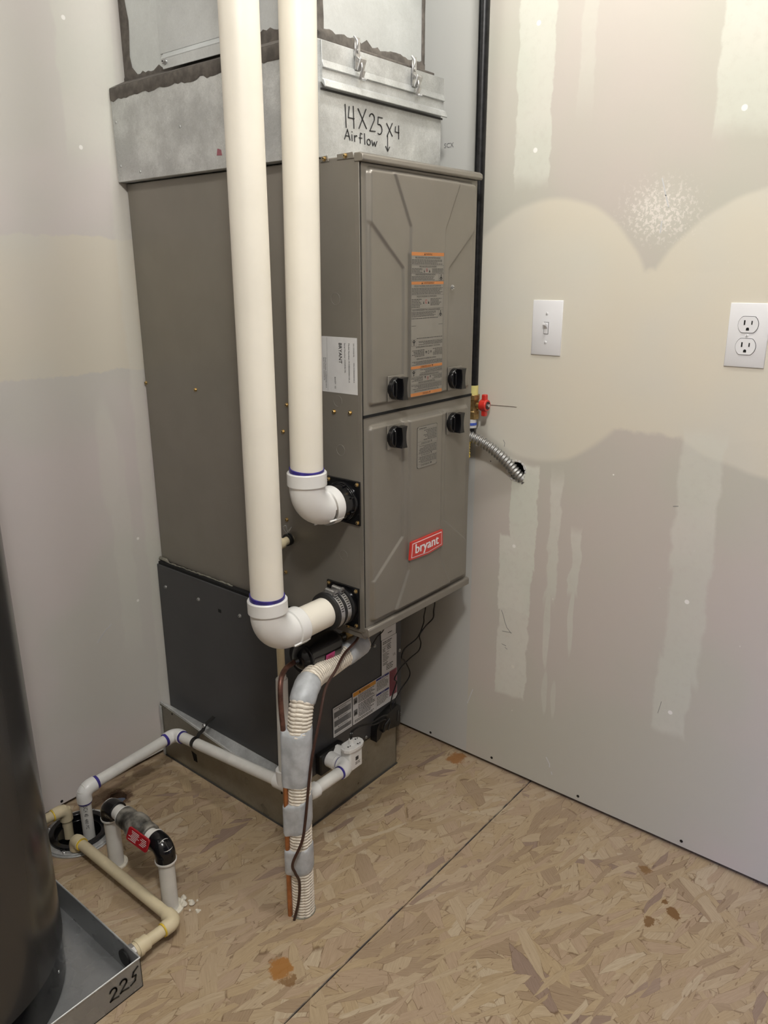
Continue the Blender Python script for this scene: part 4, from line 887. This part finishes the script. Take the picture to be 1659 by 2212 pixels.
def wrap(z0, z1, tilt=0.0):
    """tape wound round the sleeve and the copper tube together"""
    secs = []; n_ = 48; ks = 12
    for k in range(ks+1):
        z = z0+(z1-z0)*k/ks; a = near(LP, z); c = min(CPATH, key=lambda p: abs(p.z-z)); inset = -.0006 if k in (0, ks) else .0008
        pts = [(a.x+(LR+.0016+inset)*math.cos(t*.13), a.y+(LR+.0016+inset)*math.sin(t*.13)) for t in range(49)]+[(c.x+(.0062+inset)*math.cos(t*.3), c.y+(.0062+inset)*math.sin(t*.3)) for t in range(21)]
        h_ = hull(pts); per = [math.dist(h_[i], h_[(i+1) % len(h_)]) for i in range(len(h_))]; tot = sum(per); sec = []; i = 0; acc = 0
        st = max(range(len(h_)), key=lambda q: h_[q][0]); h_ = h_[st:]+h_[:st]; per = per[st:]+per[:st]
        for j in range(n_):
            d = tot*j/n_
            while acc+per[i] < d: acc += per[i]; i += 1
            f_ = (d-acc)/per[i]; p, q = h_[i], h_[(i+1) % len(h_)]; x, y = p[0]+(q[0]-p[0])*f_, p[1]+(q[1]-p[1])*f_
            wr_ = .0009*noise.noise(V((x*90, y*90, z*60)))
            sec.append(V((x+wr_, y+wr_, z+tilt*(x-a.x))))
        secs.append(sec)
    MB().loft(secs).build('tape_wrap', 'tape', I, sharp=70)
wrap(.300, .412, .10); wrap(.206, .272, .45); wrap(.106, .163, .15)
def tape_on(i0, i1):
    seg = pt[i0:i1:6]; MB().sweep(seg, [LR+(.0004 if k in (0, len(seg)-1) else .0024+.0007*noise.noise(V((k*.5, 1, 1)))) for k in range(len(seg))], 40).build('tape_wrap', 'tape', I, sharp=70)
ii = [k for k, p in enumerate(pt) if p.x > -.180 and p.z > .452 and p.x < -.112]; tape_on(ii[0], ii[-1])
ii = [k for k, p in enumerate(pt) if p.x > .015]; tape_on(ii[0], len(pt))
MB().ring((-.194, .010, -.0005), Z, .0275, .020, .0022, 30).build('floor_shadow_ring', 'caulk_and_shadow', I)  # thin ring painted in as the dark shadow round the line's foot
Lq = thing('copper_liquid_line', 'bare copper tube taped along the insulated line, tarnished at top', 'pipe', (-.203, .026, 0))
top = [p for p in CPATH if p.z > .345]; bot = [p for p in CPATH if p.z <= .36]
MB().sweep(top, .0052, 16).build('upper_bend', 'copper_old', Lq); MB().sweep(bot, .0048, 16).build('tube', 'copper', Lq)
Fd = thing('filter_drier', 'black cylindrical filter drier with pink sticker under the vent elbow', 'filter drier', (-.035, .085, .505))
ax = lambda x: (x, .0855, .505)
b = MB().sweep([ax(-.118), ax(-.109), ax(-.108), ax(-.104), ax(-.098), ax(-.098), ax(-.093), ax(-.090), ax(-.012), ax(.002), ax(.012), ax(.03)], [.006, .0075, .013, .020, .026, .0335, .0335, .031, .031, .024, .012, .008], 40); b.build('body', 'black_gloss', Fd, sharp=40)
b = MB(); A0 = -2.25
b.add([(-.056+.026*i/6, .0855+.0314*math.cos(math.radians(-88-j*9)), .505+.0314*math.sin(math.radians(-88-j*9)) if False else .505+.0314*math.sin(math.radians(180+35+j*0-(88-j*9)*0))) for i in range(0) for j in range(0)], [])
rows = [[(-.058+.026*i, .0855-.0314*math.cos(math.radians(a)), .505-.0314*math.sin(math.radians(a))) for a in range(-2, 62, 8)] for i in (0, 1)]
k = len(rows[0]); b.add(rows[0]+rows[1], [(j, j+1, k+j+1, k+j) for j in range(k-1)], 0)
for q in range(5):
    a0 = 8+q*9; rr = .0316; w_ = (.004, .021) if q % 2 else (.006, .017)
    b.add([(-.058+w_[0], .0855-rr*math.cos(math.radians(a0)), .505-rr*math.sin(math.radians(a0))), (-.058+w_[1], .0855-rr*math.cos(math.radians(a0)), .505-rr*math.sin(math.radians(a0))), (-.058+w_[1], .0855-rr*math.cos(math.radians(a0+3)), .505-rr*math.sin(math.radians(a0+3))), (-.058+w_[0], .0855-rr*math.cos(math.radians(a0+3)), .505-rr*math.sin(math.radians(a0+3)))], [(0,1,2,3)], 1)
tag(b.build('sticker', ['pink', 'red_dark'], Fd), 'pink sticker with red print')
b = MB(); b.sweep(spline([(.028, .0855, .505), (.060, .088, .503), (.090, .105, .50), (.105, .140, .495), (.108, .172, .495)]), .0055, 14); b.sweep([(.030, .0855, .505), (.055, .087, .503)], .0098, 6, True, 1); b.sweep([(.060, .088, .503), (.07, .092, .502)], .0085, 6, True, 1); b.build('outlet_stub', ['copper_old', 'brass'], Fd)
b = MB(); b.sweep(spline([(.080, .083, .472), (.105, .10, .474), (.128, .135, .474), (.132, .172, .474)]), .0115, 16); b.build('suction_stub', 'copper_old', I)
cb = MB(); cp = spline([(.052, .060, .512), (.030, .050, .506), (-.012, .046, .494), (-.055, .030, .482), (-.096, .022, .458), (-.140, -.002, .418), (-.176, -.012, .345), (-.200, -.0165, .24), (-.214, -.0185, .195), (-.232, -.009, .150), (-.2275, -.010, .125), (-.2190, -.0115, .098), (-.2200, -.008, .05), (-.2240, .003, .0), (-.2240, .003, -.02)], 12)
cb.sweep(cp, .0029, 10); cab = cb.build('thermostat_cable', 'brown_cable', None); tag(cab, 'thin dark brown cable hanging down in front of the taped line', 'cable')
MB().sweep([cp[0], cp[0]+V((.020, -.004, .012))], .0036, 10).build('cable_jacket', 'black', cab)

# ================================================================== condensate pipes (white pvc)
CP = thing('condensate_pipe', 'white pvc condensate pipe with purple joints around the plenum to the floor drain', 'drain pipe', (-.07, .34, .14))
r_, rf = .0134, .0172
n0 = V((.045, .17, .166)); n1 = V((.047, .098, .166)); n2 = V((-.080, .098, .168)); n3 = V((-.080, .575, .122)); n4 = V((-.338, .575, .104)); n5 = V((-.338, .575, -.055))
def elbow(a, c, b_, leg, parent, m, rr, bend, nm='elbow'):
    a, c, b_ = V(a), V(c), V(b_); d0 = (a-c).normalized(); d1 = (b_-c).normalized()
    p = fillet([c+d0*leg, c, c+d1*leg], bend, 12); rad = [rr]*len(p); rad[0] = rr-.0008; rad[-1] = rr-.0008
    p = [p[0], p[0]-d0*.001]+p[1:-1]+[p[-1]-d1*.001, p[-1]]; rad = [rr-.001, rr]+[rr]*(len(p)-4)+[rr, rr-.001]
    return MB().sweep(p, rad, 30).build(nm, m, parent, sharp=40)
MB().sweep([n0+V((0, -.014, 0)), n1], r_, 24).build('pipe', 'pvc_grey', CP)
MB().sweep([n0+V((0, -.016, 0)), n0+V((0, -.040, 0)), n0+V((0, -.040, 0)), n0+V((0, -.046, 0))], [.0185, .0185, .0162, .0162], 28).build('adapter', 'pvc_white', CP)
elbow(n0, n1, n2, .024, CP, 'pvc_white', rf, .018); primer_ring(n1+V((0, .026, 0)), Y, .0152, .005, CP); primer_ring(n1+V((-.026, 0, 0)), X, .0152, .005, CP)
MB().sweep([n1, n2], r_, 24).build('pipe', 'pvc_grey', CP)
elbow(n1, n2, n3, .026, CP, 'pvc_white', rf, .018)
MB().sweep([n2, n3], r_, 24).build('pipe', 'pvc_grey', CP)
dr = (n3-n2).normalized(); tc = n2+dr*.075
b = MB(); b.sweep([tc-dr*.026, tc-dr*.025, tc+dr*.025, tc+dr*.026], [rf-.001, rf, rf, rf-.001], 28); b.sweep([tc, tc+V((.002, .004, .034)), tc+V((.002, .004, .035))], [rf, rf, rf-.001], 28); b.build('tee', 'pvc_white', CP)
elbow(n2, n3, n4, .028, CP, 'pvc_white', rf, .018); primer_ring(n3-dr*.030, dr, .0158, .006, CP); primer_ring(n3+V((-.031, 0, -.002)), X, .0158, .007, CP)
MB().sweep([n3, n4], r_, 24).build('pipe', 'pvc_grey', CP)
elbow(n3, n4, n5, .030, CP, 'pvc_white', rf, .020); primer_ring(n4+V((.033, 0, .002)), X, .0158, .006, CP); primer_ring(n4+V((0, 0, -.031)), Z, .0158, .005, CP)
dp = MB().sweep([n4, n5], r_, 24).build('pipe', 'pvc_grey', CP)
th0 = math.radians(222)
b = MB()
def cylmap(u_, v_): t = th0+v_/(r_+.0002); return V((n4.x+(r_+.00025)*math.cos(t), n4.y+(r_+.00025)*math.sin(t), n4.z-.036-u_))
b.text('SCH 40', .0095, (0,0,0), X, Z, 0, .028, 'l', cylmap); b.text('480 PSI', .0075, (0,0,0), X, Z, 0, .028, 'l', lambda u_, v_: cylmap(u_+.034, v_)); b.build('pipe_print', 'ink', dp, smooth=False)
b = MB(); yy = .492; sc_ = n2.lerp(n3, (yy-n2.y)/(n3.y-n2.y)); pr = []
for k in range(10): a = math.radians(150+k*24-90); pr.append(sc_+V((math.cos(a+math.pi*.5)*(r_+.0008), 0, -math.sin(a-math.pi*.0)*0+math.sin(a+math.pi*.5)*(r_+.0008))))
pathS = [V((CX0-.006, yy-.004, .178)), V((PX0-.004, yy-.003, .166)), V((-.055, yy-.001, .155)), V((-.068, yy, .1495))]+[sc_+V(((r_+.0009)*math.cos(math.radians(t)), 0, (r_+.0009)*math.sin(math.radians(t)))) for t in range(60, 300, 20)]
A = [p+V((0, .0055, 0)) for p in pathS]; B = [p-V((0, .0055, 0)) for p in pathS]; k = len(A)
b.add(A+B+[p+V((-.0004, 0, .0012)) for p in A]+[p+V((-.0004, 0, .0012)) for p in B], [(i, i+1, k+i+1, k+i) for i in range(k-1)]+[(2*k+i, 3*k+i, 3*k+i+1, 2*k+i+1) for i in range(k-1)]+[(i, 2*k+i, 2*k+i+1, i+1) for i in range(k-1)]+[(k+i, k+i+1, 3*k+i+1, 3*k+i) for i in range(k-1)])
hs = b.build('hanger_strap', 'black', None, sharp=60); tag(hs, 'black plastic hanger strap holding the white pipe to the plenum edge', 'strap'); screw((PX0-.007, yy-.003, .1675), (-.6, 0, .8), .0045, hs, 'zinc')
b = MB()
for (x0, x1, dz) in ((-.18, -.155, 0), (-.15, -.10, .004)): b.add([(x0, .575-r_*.80-.0003, .114+dz), (x1, .575-r_*.80-.0003, .1165+dz), (x1, .575-r_*.76-.0003, .1185+dz), (x0, .575-r_*.76-.0003, .116+dz)], [(0,1,2,3)])
# furnace condensate drain
FDp = thing('furnace_drain_pipe', 'narrow ivory drain pipe from the furnace side down to the condensate tee', 'drain pipe', (-.06, .18, .45))
q0, q1, q2, q3 = V((.0, .203, .708)), V((-.050, .199, .705)), V((-.052, .196, .39)), V((-.078, .172, .19))
MB().sweep(fillet([q0, q1, q2+V((0, 0, .0))], .016, 10), .0086, 22).build('upper_pipe', 'cpvc', FDp)
elbow(q0, q1, q2, .022, FDp, 'cpvc', .0118, .014)
MB().sweep([q2+V((0, -.001, .020)), V((-.056, .193, .36)), q3], [.0092, .0092, .0092], 20).build('middle_pipe', 'pvc_grey', FDp)
MB().sweep([V((-.0522, .196, .402)), V((-.0523, .196, .400)), V((-.0545, .1945, .378)), q3], [.0125, .0134, .0134, .0134], 24).build('lower_pipe', 'pvc_grey', FDp)
b = MB()
for x in (-.006, -.012): b.ring((x-.002, .203, .708), X, .0128, .008, .0035, 22)
b.build('grommet', 'rubber', FDp)
b = MB()
for s_ in (-1, 1): b.sweep(spline([(-.010, .203, .720), (-.014, .203+.004*s_, .728), (-.016, .200+.010*s_, .736), (-.012, .197+.008*s_, .739), (-.010, .203, .722)]), .0006, 6)
b.build('spring_clip', 'zinc', FDp)
# ================================================================== float switch
FS = thing('float_switch', 'white overflow float switch box with two black leads on the coil drain', 'switch', (.072, .112, .17))
cx_, cy_ = .0745, .108
b = MB(); b.prism([(cx_-.022, cy_-.014, .150), (cx_+.020, cy_-.014, .150), (cx_+.020, cy_+.014, .150), (cx_-.022, cy_+.014, .150)], (0, 0, .052)); b.build('body', 'pvc_white', FS, .004, seg=3)
o8 = [(-.032, -.004), (-.026, -.015), (-.010, -.019), (.014, -.019), (.026, -.013), (.031, -.004), (.031, .006), (.018, .017), (-.016, .018), (-.030, .008)]
b = MB(); b.prism([(cx_+x, cy_+y, .202) for x, y in o8], (0, 0, .007)); b.prism([(cx_+x*.86, cy_+y*.86, .209) for x, y in o8], (0, 0, .0025)); b.cyl((cx_-.003, cy_, .2115), (cx_-.003, cy_, .223), .0068, 20, 0, .006)
for (x, y) in ((-.018, -.004), (.016, .004), (.006, -.012)): b.cyl((cx_+x, cy_+y, .2114), (cx_+x, cy_+y, .2119), .0022, 10, 1); b.obox((cx_+x+.006, cy_+y-.001, .2117), (.0022, .001, 0), (.0004, -.0009, 0), (0, 0, .0002), 1)
b.build('cap', ['pvc_white', 'ink'], FS, .001)
b = MB(); b.sweep([(.072, .120, .172), (.072, .156, .172)], .0155, 24); b.build('inlet', 'pvc_white', FS)
L = Label((cx_-.008, cy_-.0142, .158), X, Z, -Y, .022, .030, .001, 0); L.lines(.002, .004, .020, .012, 3, 1); L.rect(.003, .015, .013, .025, 1); L.lines(.004, .016, .012, .024, 4, 0, .4, .3); L.build('switch_label', ['pvc_white', 'ink_grey'], FS)
b = MB()
w1 = spline([(cx_-.004, cy_, .220), (.082, .122, .240), (.13, .150, .250), (.20, .142, .208), (.240, .140, .205), (.276, .138, .222), (.274, .148, .262), (.284, .152, .300), (.277, .154, .327), (.330, .145, .325), (.374, .13, .345), (.396, .15, .306), (.352, .16, .342), (.40, .12, .395), (.376, .10, .452), (.352, .08, .54)], 10)
b = MB()
b.sweep(spline([(cx_-.005, cy_, .221), (cx_+.002, cy_+.004, .238), (.118, .120, .232), (.165, .125, .214), (.215, .135, .203), (.245, .142, .190)], 10), .0016, 7)
b.sweep(spline([(cx_-.001, cy_, .221), (cx_+.008, cy_+.004, .236), (.125, .120, .226), (.175, .125, .204), (.222, .135, .190), (.240, .143, .178)], 10), .0016, 7)
b.build('lead_wires', 'black', FS)
wt = thing('control_wires', 'thin black low-voltage wires drooping from under the furnace beside the wall', 'wire', (.38, .16, .36))
b = MB()
b.sweep(spline([(.352, .10, .536), (.385, .13, .44), (.412, .155, .395), (.414, .158, .372), (.388, .158, .342), (.336, .158, .332), (.322, .158, .312), (.335, .158, .298), (.357, .158, .258), (.352, .158, .240), (.318, .156, .224), (.284, .153, .203), (.273, .152, .186)], 10), .0016, 7)
b.sweep(spline([(.36, .09, .536), (.41, .12, .45), (.448, .150, .40), (.452, .155, .375), (.424, .158, .362), (.398, .158, .345), (.404, .158, .320), (.394, .158, .302), (.360, .158, .296), (.324, .158, .286), (.296, .153, .278), (.286, .152, .268), (.294, .152, .255), (.277, .152, .226), (.270, .152, .20), (.272, .152, .186)], 10), .0016, 7)
b.build('wire_pair', 'black', wt)
tag(MB().sweep(spline([(.165, .165, .376), (.190, .150, .395), (.205, .140, .42), (.209, .12, .45), (.21, .10, .536)], 8), .0014, 7).build('sensor_wire', 'black', None), 'short thin black wire below the front corner of the furnace', 'wire')

# ================================================================== floor drain, bypass, cpvc
DC = V((-.362, .572, 0))
Dn = thing('floor_drain', 'round floor drain with grey ring and black rubber hub', 'drain', DC)
b = MB(); b.ring(DC, Z, .082, .058, .004, 48); b.ring(DC+V((0, 0, .004)), Z, .078, .062, .0035, 48); b.build('outer_ring', 'galv', Dn, .001)
b = MB(); b.ring(DC+V((0, 0, -.01)), Z, .066, .054, .024, 48); b.ring(DC+V((0, 0, -.03)), Z, .057, .047, .032, 48); 
for k in range(7): t = .9*k; b.obox(DC+V((.0655*math.cos(t), .0655*math.sin(t), .010)), (.004, 0, 0), (0, .004, 0), (0, 0, .002))
b.build('rubber_hub', 'black_gloss', Dn, .001)
MB().sweep([DC+V((0, 0, -.028)), DC+V((0, 0, -.165)), DC+V((0, 0, -.166))], [.048, .048, .001], 36, False).build('drain_body', 'black', Dn)
for k in range(4): t = .6+k*math.pi/2; screw(DC+V((.072*math.cos(t), .072*math.sin(t), .0075)), Z, .0036, Dn, 'zinc')
BP = thing('bypass_loop', 'white pvc loop with black-primed elbows standing on two floor risers', 'pipe loop', (-.361, .32, 0))
rz, rr = .152, .0162; a0 = V((-.361, .420, -.01)); a1 = V((-.361, .420, rz)); a2 = V((-.362, .222, rz)); a3 = V((-.362, .222, -.01))
MB().sweep([a0, a1], rr, 26).build('riser', 'pvc_grey', BP); MB().sweep([a3, a2], rr, 26).build('riser', 'pvc_grey', BP)
elbow(a0, a1, a2, .033, BP, 'black_gloss', .0205, .019); elbow(a1, a2, a3, .033, BP, 'black_gloss', .0205, .019)
for (c_, ax_) in ((a1+V((0, 0, -.029)), Z), (a2+V((0, 0, -.031)), Z), (a2+V((0, .031, 0)), Y)):
    MB().ring(c_-V(ax_)*.002, ax_, .0215, .016, .004, 26).build('primed_rim', 'pvc_grey', BP)
MB().sweep([a1, a2], rr, 26).build('cross_pipe', 'pvc_grey', BP)
MB().ring((-.361, .420, 0), Z, .024, .015, .0035, 24).build('cement_collar', 'crumb', BP)
b = MB(); b.ring((-.361, .222, 0), Z, .026, .015, .003, 24)
for k in range(4): c_ = V((-.336+R.uniform(-.008, .008), .218-.008*k+R.uniform(0, .004), .004)); b.sweep([c_, c_+V((0, 0, .004)), c_+V((0, 0, .008))], [.0065, .005, .002], 9)
b.build('cement_collar', 'crumb', BP)
BV = thing('ball_valve', 'stained pvc ball valve with red lever on the bypass loop', 'valve', (-.361, .31, rz))
yv = lambda y: (-.3612, y, rz)
b = MB().sweep([yv(.364), yv(.362), yv(.346), yv(.345), yv(.336), yv(.324), yv(.306), yv(.294), yv(.288), yv(.287), yv(.272), yv(.270)], [.0205, .0225, .0225, .019, .022, .0265, .0265, .022, .019, .0225, .0225, .0205], 32); b.build('valve_body', 'smoke', BV, sharp=40)
for y in (.3635, .2725): MB().ring((-.3612, y-.0012, rz), Y, .0218, .0165, .003, 30).build('socket_rim', 'pvc_white', BV)
b = MB().cyl((-.372, .302, rz), (-.390, .302, rz+.006), .010, 18); b.build('stem', 'smoke', BV)
nrm = V((-.93, -.12, .36)).normalized(); du = V((0, -1, -.08)); du = (du-nrm*du.dot(nrm)).normalized(); dv = nrm.cross(du)
hc = V((-.391, .264, .166)); b = MB(); pts = []
for (cx2, cy2, a0_) in ((.028, .009, 0), (-.028, .009, 90), (-.028, -.009, 180), (.028, -.009, 270)):
    for k in range(4): a = math.radians(a0_+k*30); pts.append(hc+du*(cx2*.92+.005*math.cos(a))+dv*(cy2+.005*math.sin(a)))
b.prism(pts, nrm*.004)
lv = b.build('lever', 'red_dark', BV, .001)
b = MB()
for k in range(7): y_ = .009-k*.003; b.obox(hc+du*(-.010+R.uniform(-.004, .004))+dv*y_+nrm*.0041, du*R.uniform(.007, .012), dv*.0005, nrm*.0002)
for k in range(5): y_ = .007-k*.0033; b.obox(hc+du*(.016+R.uniform(-.003, .003))+dv*y_+nrm*.0041, du*R.uniform(.006, .010), dv*.0005, nrm*.0002)
b.build('lever_print', 'paper', lv, smooth=False)
T1 = thing('pan_drain_pipe', 'tan cpvc drain line from the heater pan corner to the floor drain', 'drain pipe', (-.395, .33, .03))
t0, t1, t2, t3 = V((-.398, .520, -.04)), V((-.398, .520, .036)), V((-.396, .156, .034)), V((-.500, .157, .034)); rc, rcf = .0114, .0146
MB().sweep([t1, t2], rc, 22).build('long_pipe', 'cpvc', T1); MB().sweep([t0, t1], rc, 22).build('drop_pipe', 'cpvc', T1); MB().sweep([t2, t3], rc, 22).build('short_pipe', 'cpvc', T1)
elbow(t0, t1, t2, .026, T1, 'cpvc', rcf, .015); elbow(t1, t2, t3, .027, T1, 'cpvc', rcf, .015)
primer_ring(t1+V((0, -.0275, 0)), Y, rcf-.001, .003, T1, 'glue'); primer_ring(t2+V((-.0285, 0, 0)), X, rcf-.001, .003, T1, 'glue')
b = MB().sweep([(-.458, .157, .034), (-.459, .157, .034), (-.474, .157, .034), (-.474, .157, .034), (-.482, .157, .034), (-.482, .157, .034), (-.488, .157, .034)], [.013, .0150, .0150, .0168, .0168, .0150, .0150], 28); b.build('adapter', 'cpvc', T1)
b = MB().sweep([(-.488, .157, .034), (-.498, .157, .034), (-.498, .157, .034), (-.503, .157, .034)], [.0165, .0165, .0188, .0188], 10); b.build('lock_nut', 'zinc', T1, .001)
T2 = thing('relief_drain_pipe', 'short tan cpvc pipe from behind the heater bending into the floor drain', 'drain pipe', (-.42, .622, .05))
s0, s1, s2 = V((-.72, .622, .050)), V((-.366, .618, .048)), V((-.366, .618, -.03))
MB().sweep([s0, s1], rc, 22).build('pipe', 'cpvc', T2); MB().sweep([s1, s2], rc, 22).build('drop_pipe', 'cpvc', T2); elbow(s0, s1, s2, .030, T2, 'cpvc', rcf, .016); primer_ring(s1+V((-.031, 0, 0)), X, rcf-.001, .003, T2, 'glue')
for k, (x, y, r) in enumerate([(-.326, .205, .0045), (-.332, .172, .0055), (-.342, .186, .002), (-.316, .195, .002)]):
    b = MB(); b.sweep([(x, y, 0), (x, y, .002), (x+.001, y, .0035)], [r, r*.9, r*.3], 11, True, 0, None, lambda i, t, k=k: 1+.25*math.sin(3*t+k)); tag(b.build('cement_drip', 'crumb', None), ['round cream cement drip on the floor, farthest of three beyond the nearer white riser', 'largest cream cement drip on the floor beside the nearer white riser', 'tiny cream cement crumb beside the collar of the nearer riser', 'tiny cream cement crumb out on the boards, rightmost of the drips'][k], 'debris', 'cement drips by the riser')
# ================================================================== water heater and pan
HX, HY, HR = -.7740, .3660, .2340
Hh = thing('water_heater', 'dark grey cylindrical water heater at the left edge, standing in a pan', 'water heater', (HX, HY, .01))
def col(z, r): return ((HX, HY, z), r)
pr = [(.085, .225), (.086, HR-.004), (.089, HR), (.100, HR), (.60, HR), (1.44, HR), (1.455, HR-.02), (1.46, .05)]
MB().sweep([(HX, HY, z) for z, r in pr], [r for z, r in pr], 128, sharp := True).build('jacket', 'jacket', Hh, sharp=30)
pr = [(.004, HR-.010), (.006, HR-.004), (.084, HR-.004), (.086, HR-.012)]
MB().sweep([(HX, HY, z) for z, r in pr], [r for z, r in pr], 96).build('base_ring', 'black_gloss', Hh, sharp=30)
for t in (-.35, -.75): screw((HX+(HR-.004)*math.cos(t), HY+(HR-.004)*math.sin(t), .05), (math.cos(t), math.sin(t), 0), .003, Hh, 'zinc', 'screw', 'pan')
px0, px1, py0, py1, pz = -1.042, -.5045, .108, .602, .066
PN = thing('drain_pan', 'square galvanised heater drain pan marked in black pen', 'pan', (HX, .355, 0))
MB().box((px0, py0, 0), (px1, py1, .0022)).build('bottom', 'galv_pan', PN)
b = MB()
for (a, c) in (((px1-.0012, py0), (px1, py1)), ((px0, py0), (px0+.0012, py1))): b.box((a[0], a[1], 0), (c[0], c[1], pz))
b.box((px0, py1-.0012, 0), (px1, py1, pz)); b.build('pan_wall', 'galv_pan', PN)
fwll = MB().box((px0, py0, 0), (px1, py0+.0012, pz)).build('pan_wall', 'galv_pan', PN)
b = MB()
for (p, q) in (((px1, py0), (px1, py1)), ((px0, py0), (px1, py0))): b.sweep([(p[0], p[1], pz), (q[0], q[1], pz)], .0016, 8)
b.build('rolled_rim', 'galv', PN)
b = MB().cyl((px1-.0016, .157, .034), (px1-.005, .157, .034), .017, 20); b.build('drain_outlet', 'rubber', PN)
b = MB(); yf = py0-.0006; q = lambda x, z: (x, yf, z)
def pen(x, sc, st): b.stroke([q(x+u*sc, .020+w*sc) for u, w in st], .0030, -Y, .0008)
two = arc(.5, 1.05, .38, .42, 165, -25, 8)+[(.05, .05), (.25, .12), (1.0, -.05)]
pen(-.570, .0165, two); pen(-.550, .0170, [(u, w+.1) for u, w in two]); pen(-.530, .0180, [(1.05, 1.75), (.55, 1.45), (.38, 1.0), (.75, .92), (.62, .35), (.1, .1)])
b.build('pen_number', 'ink', fwll, smooth=False)
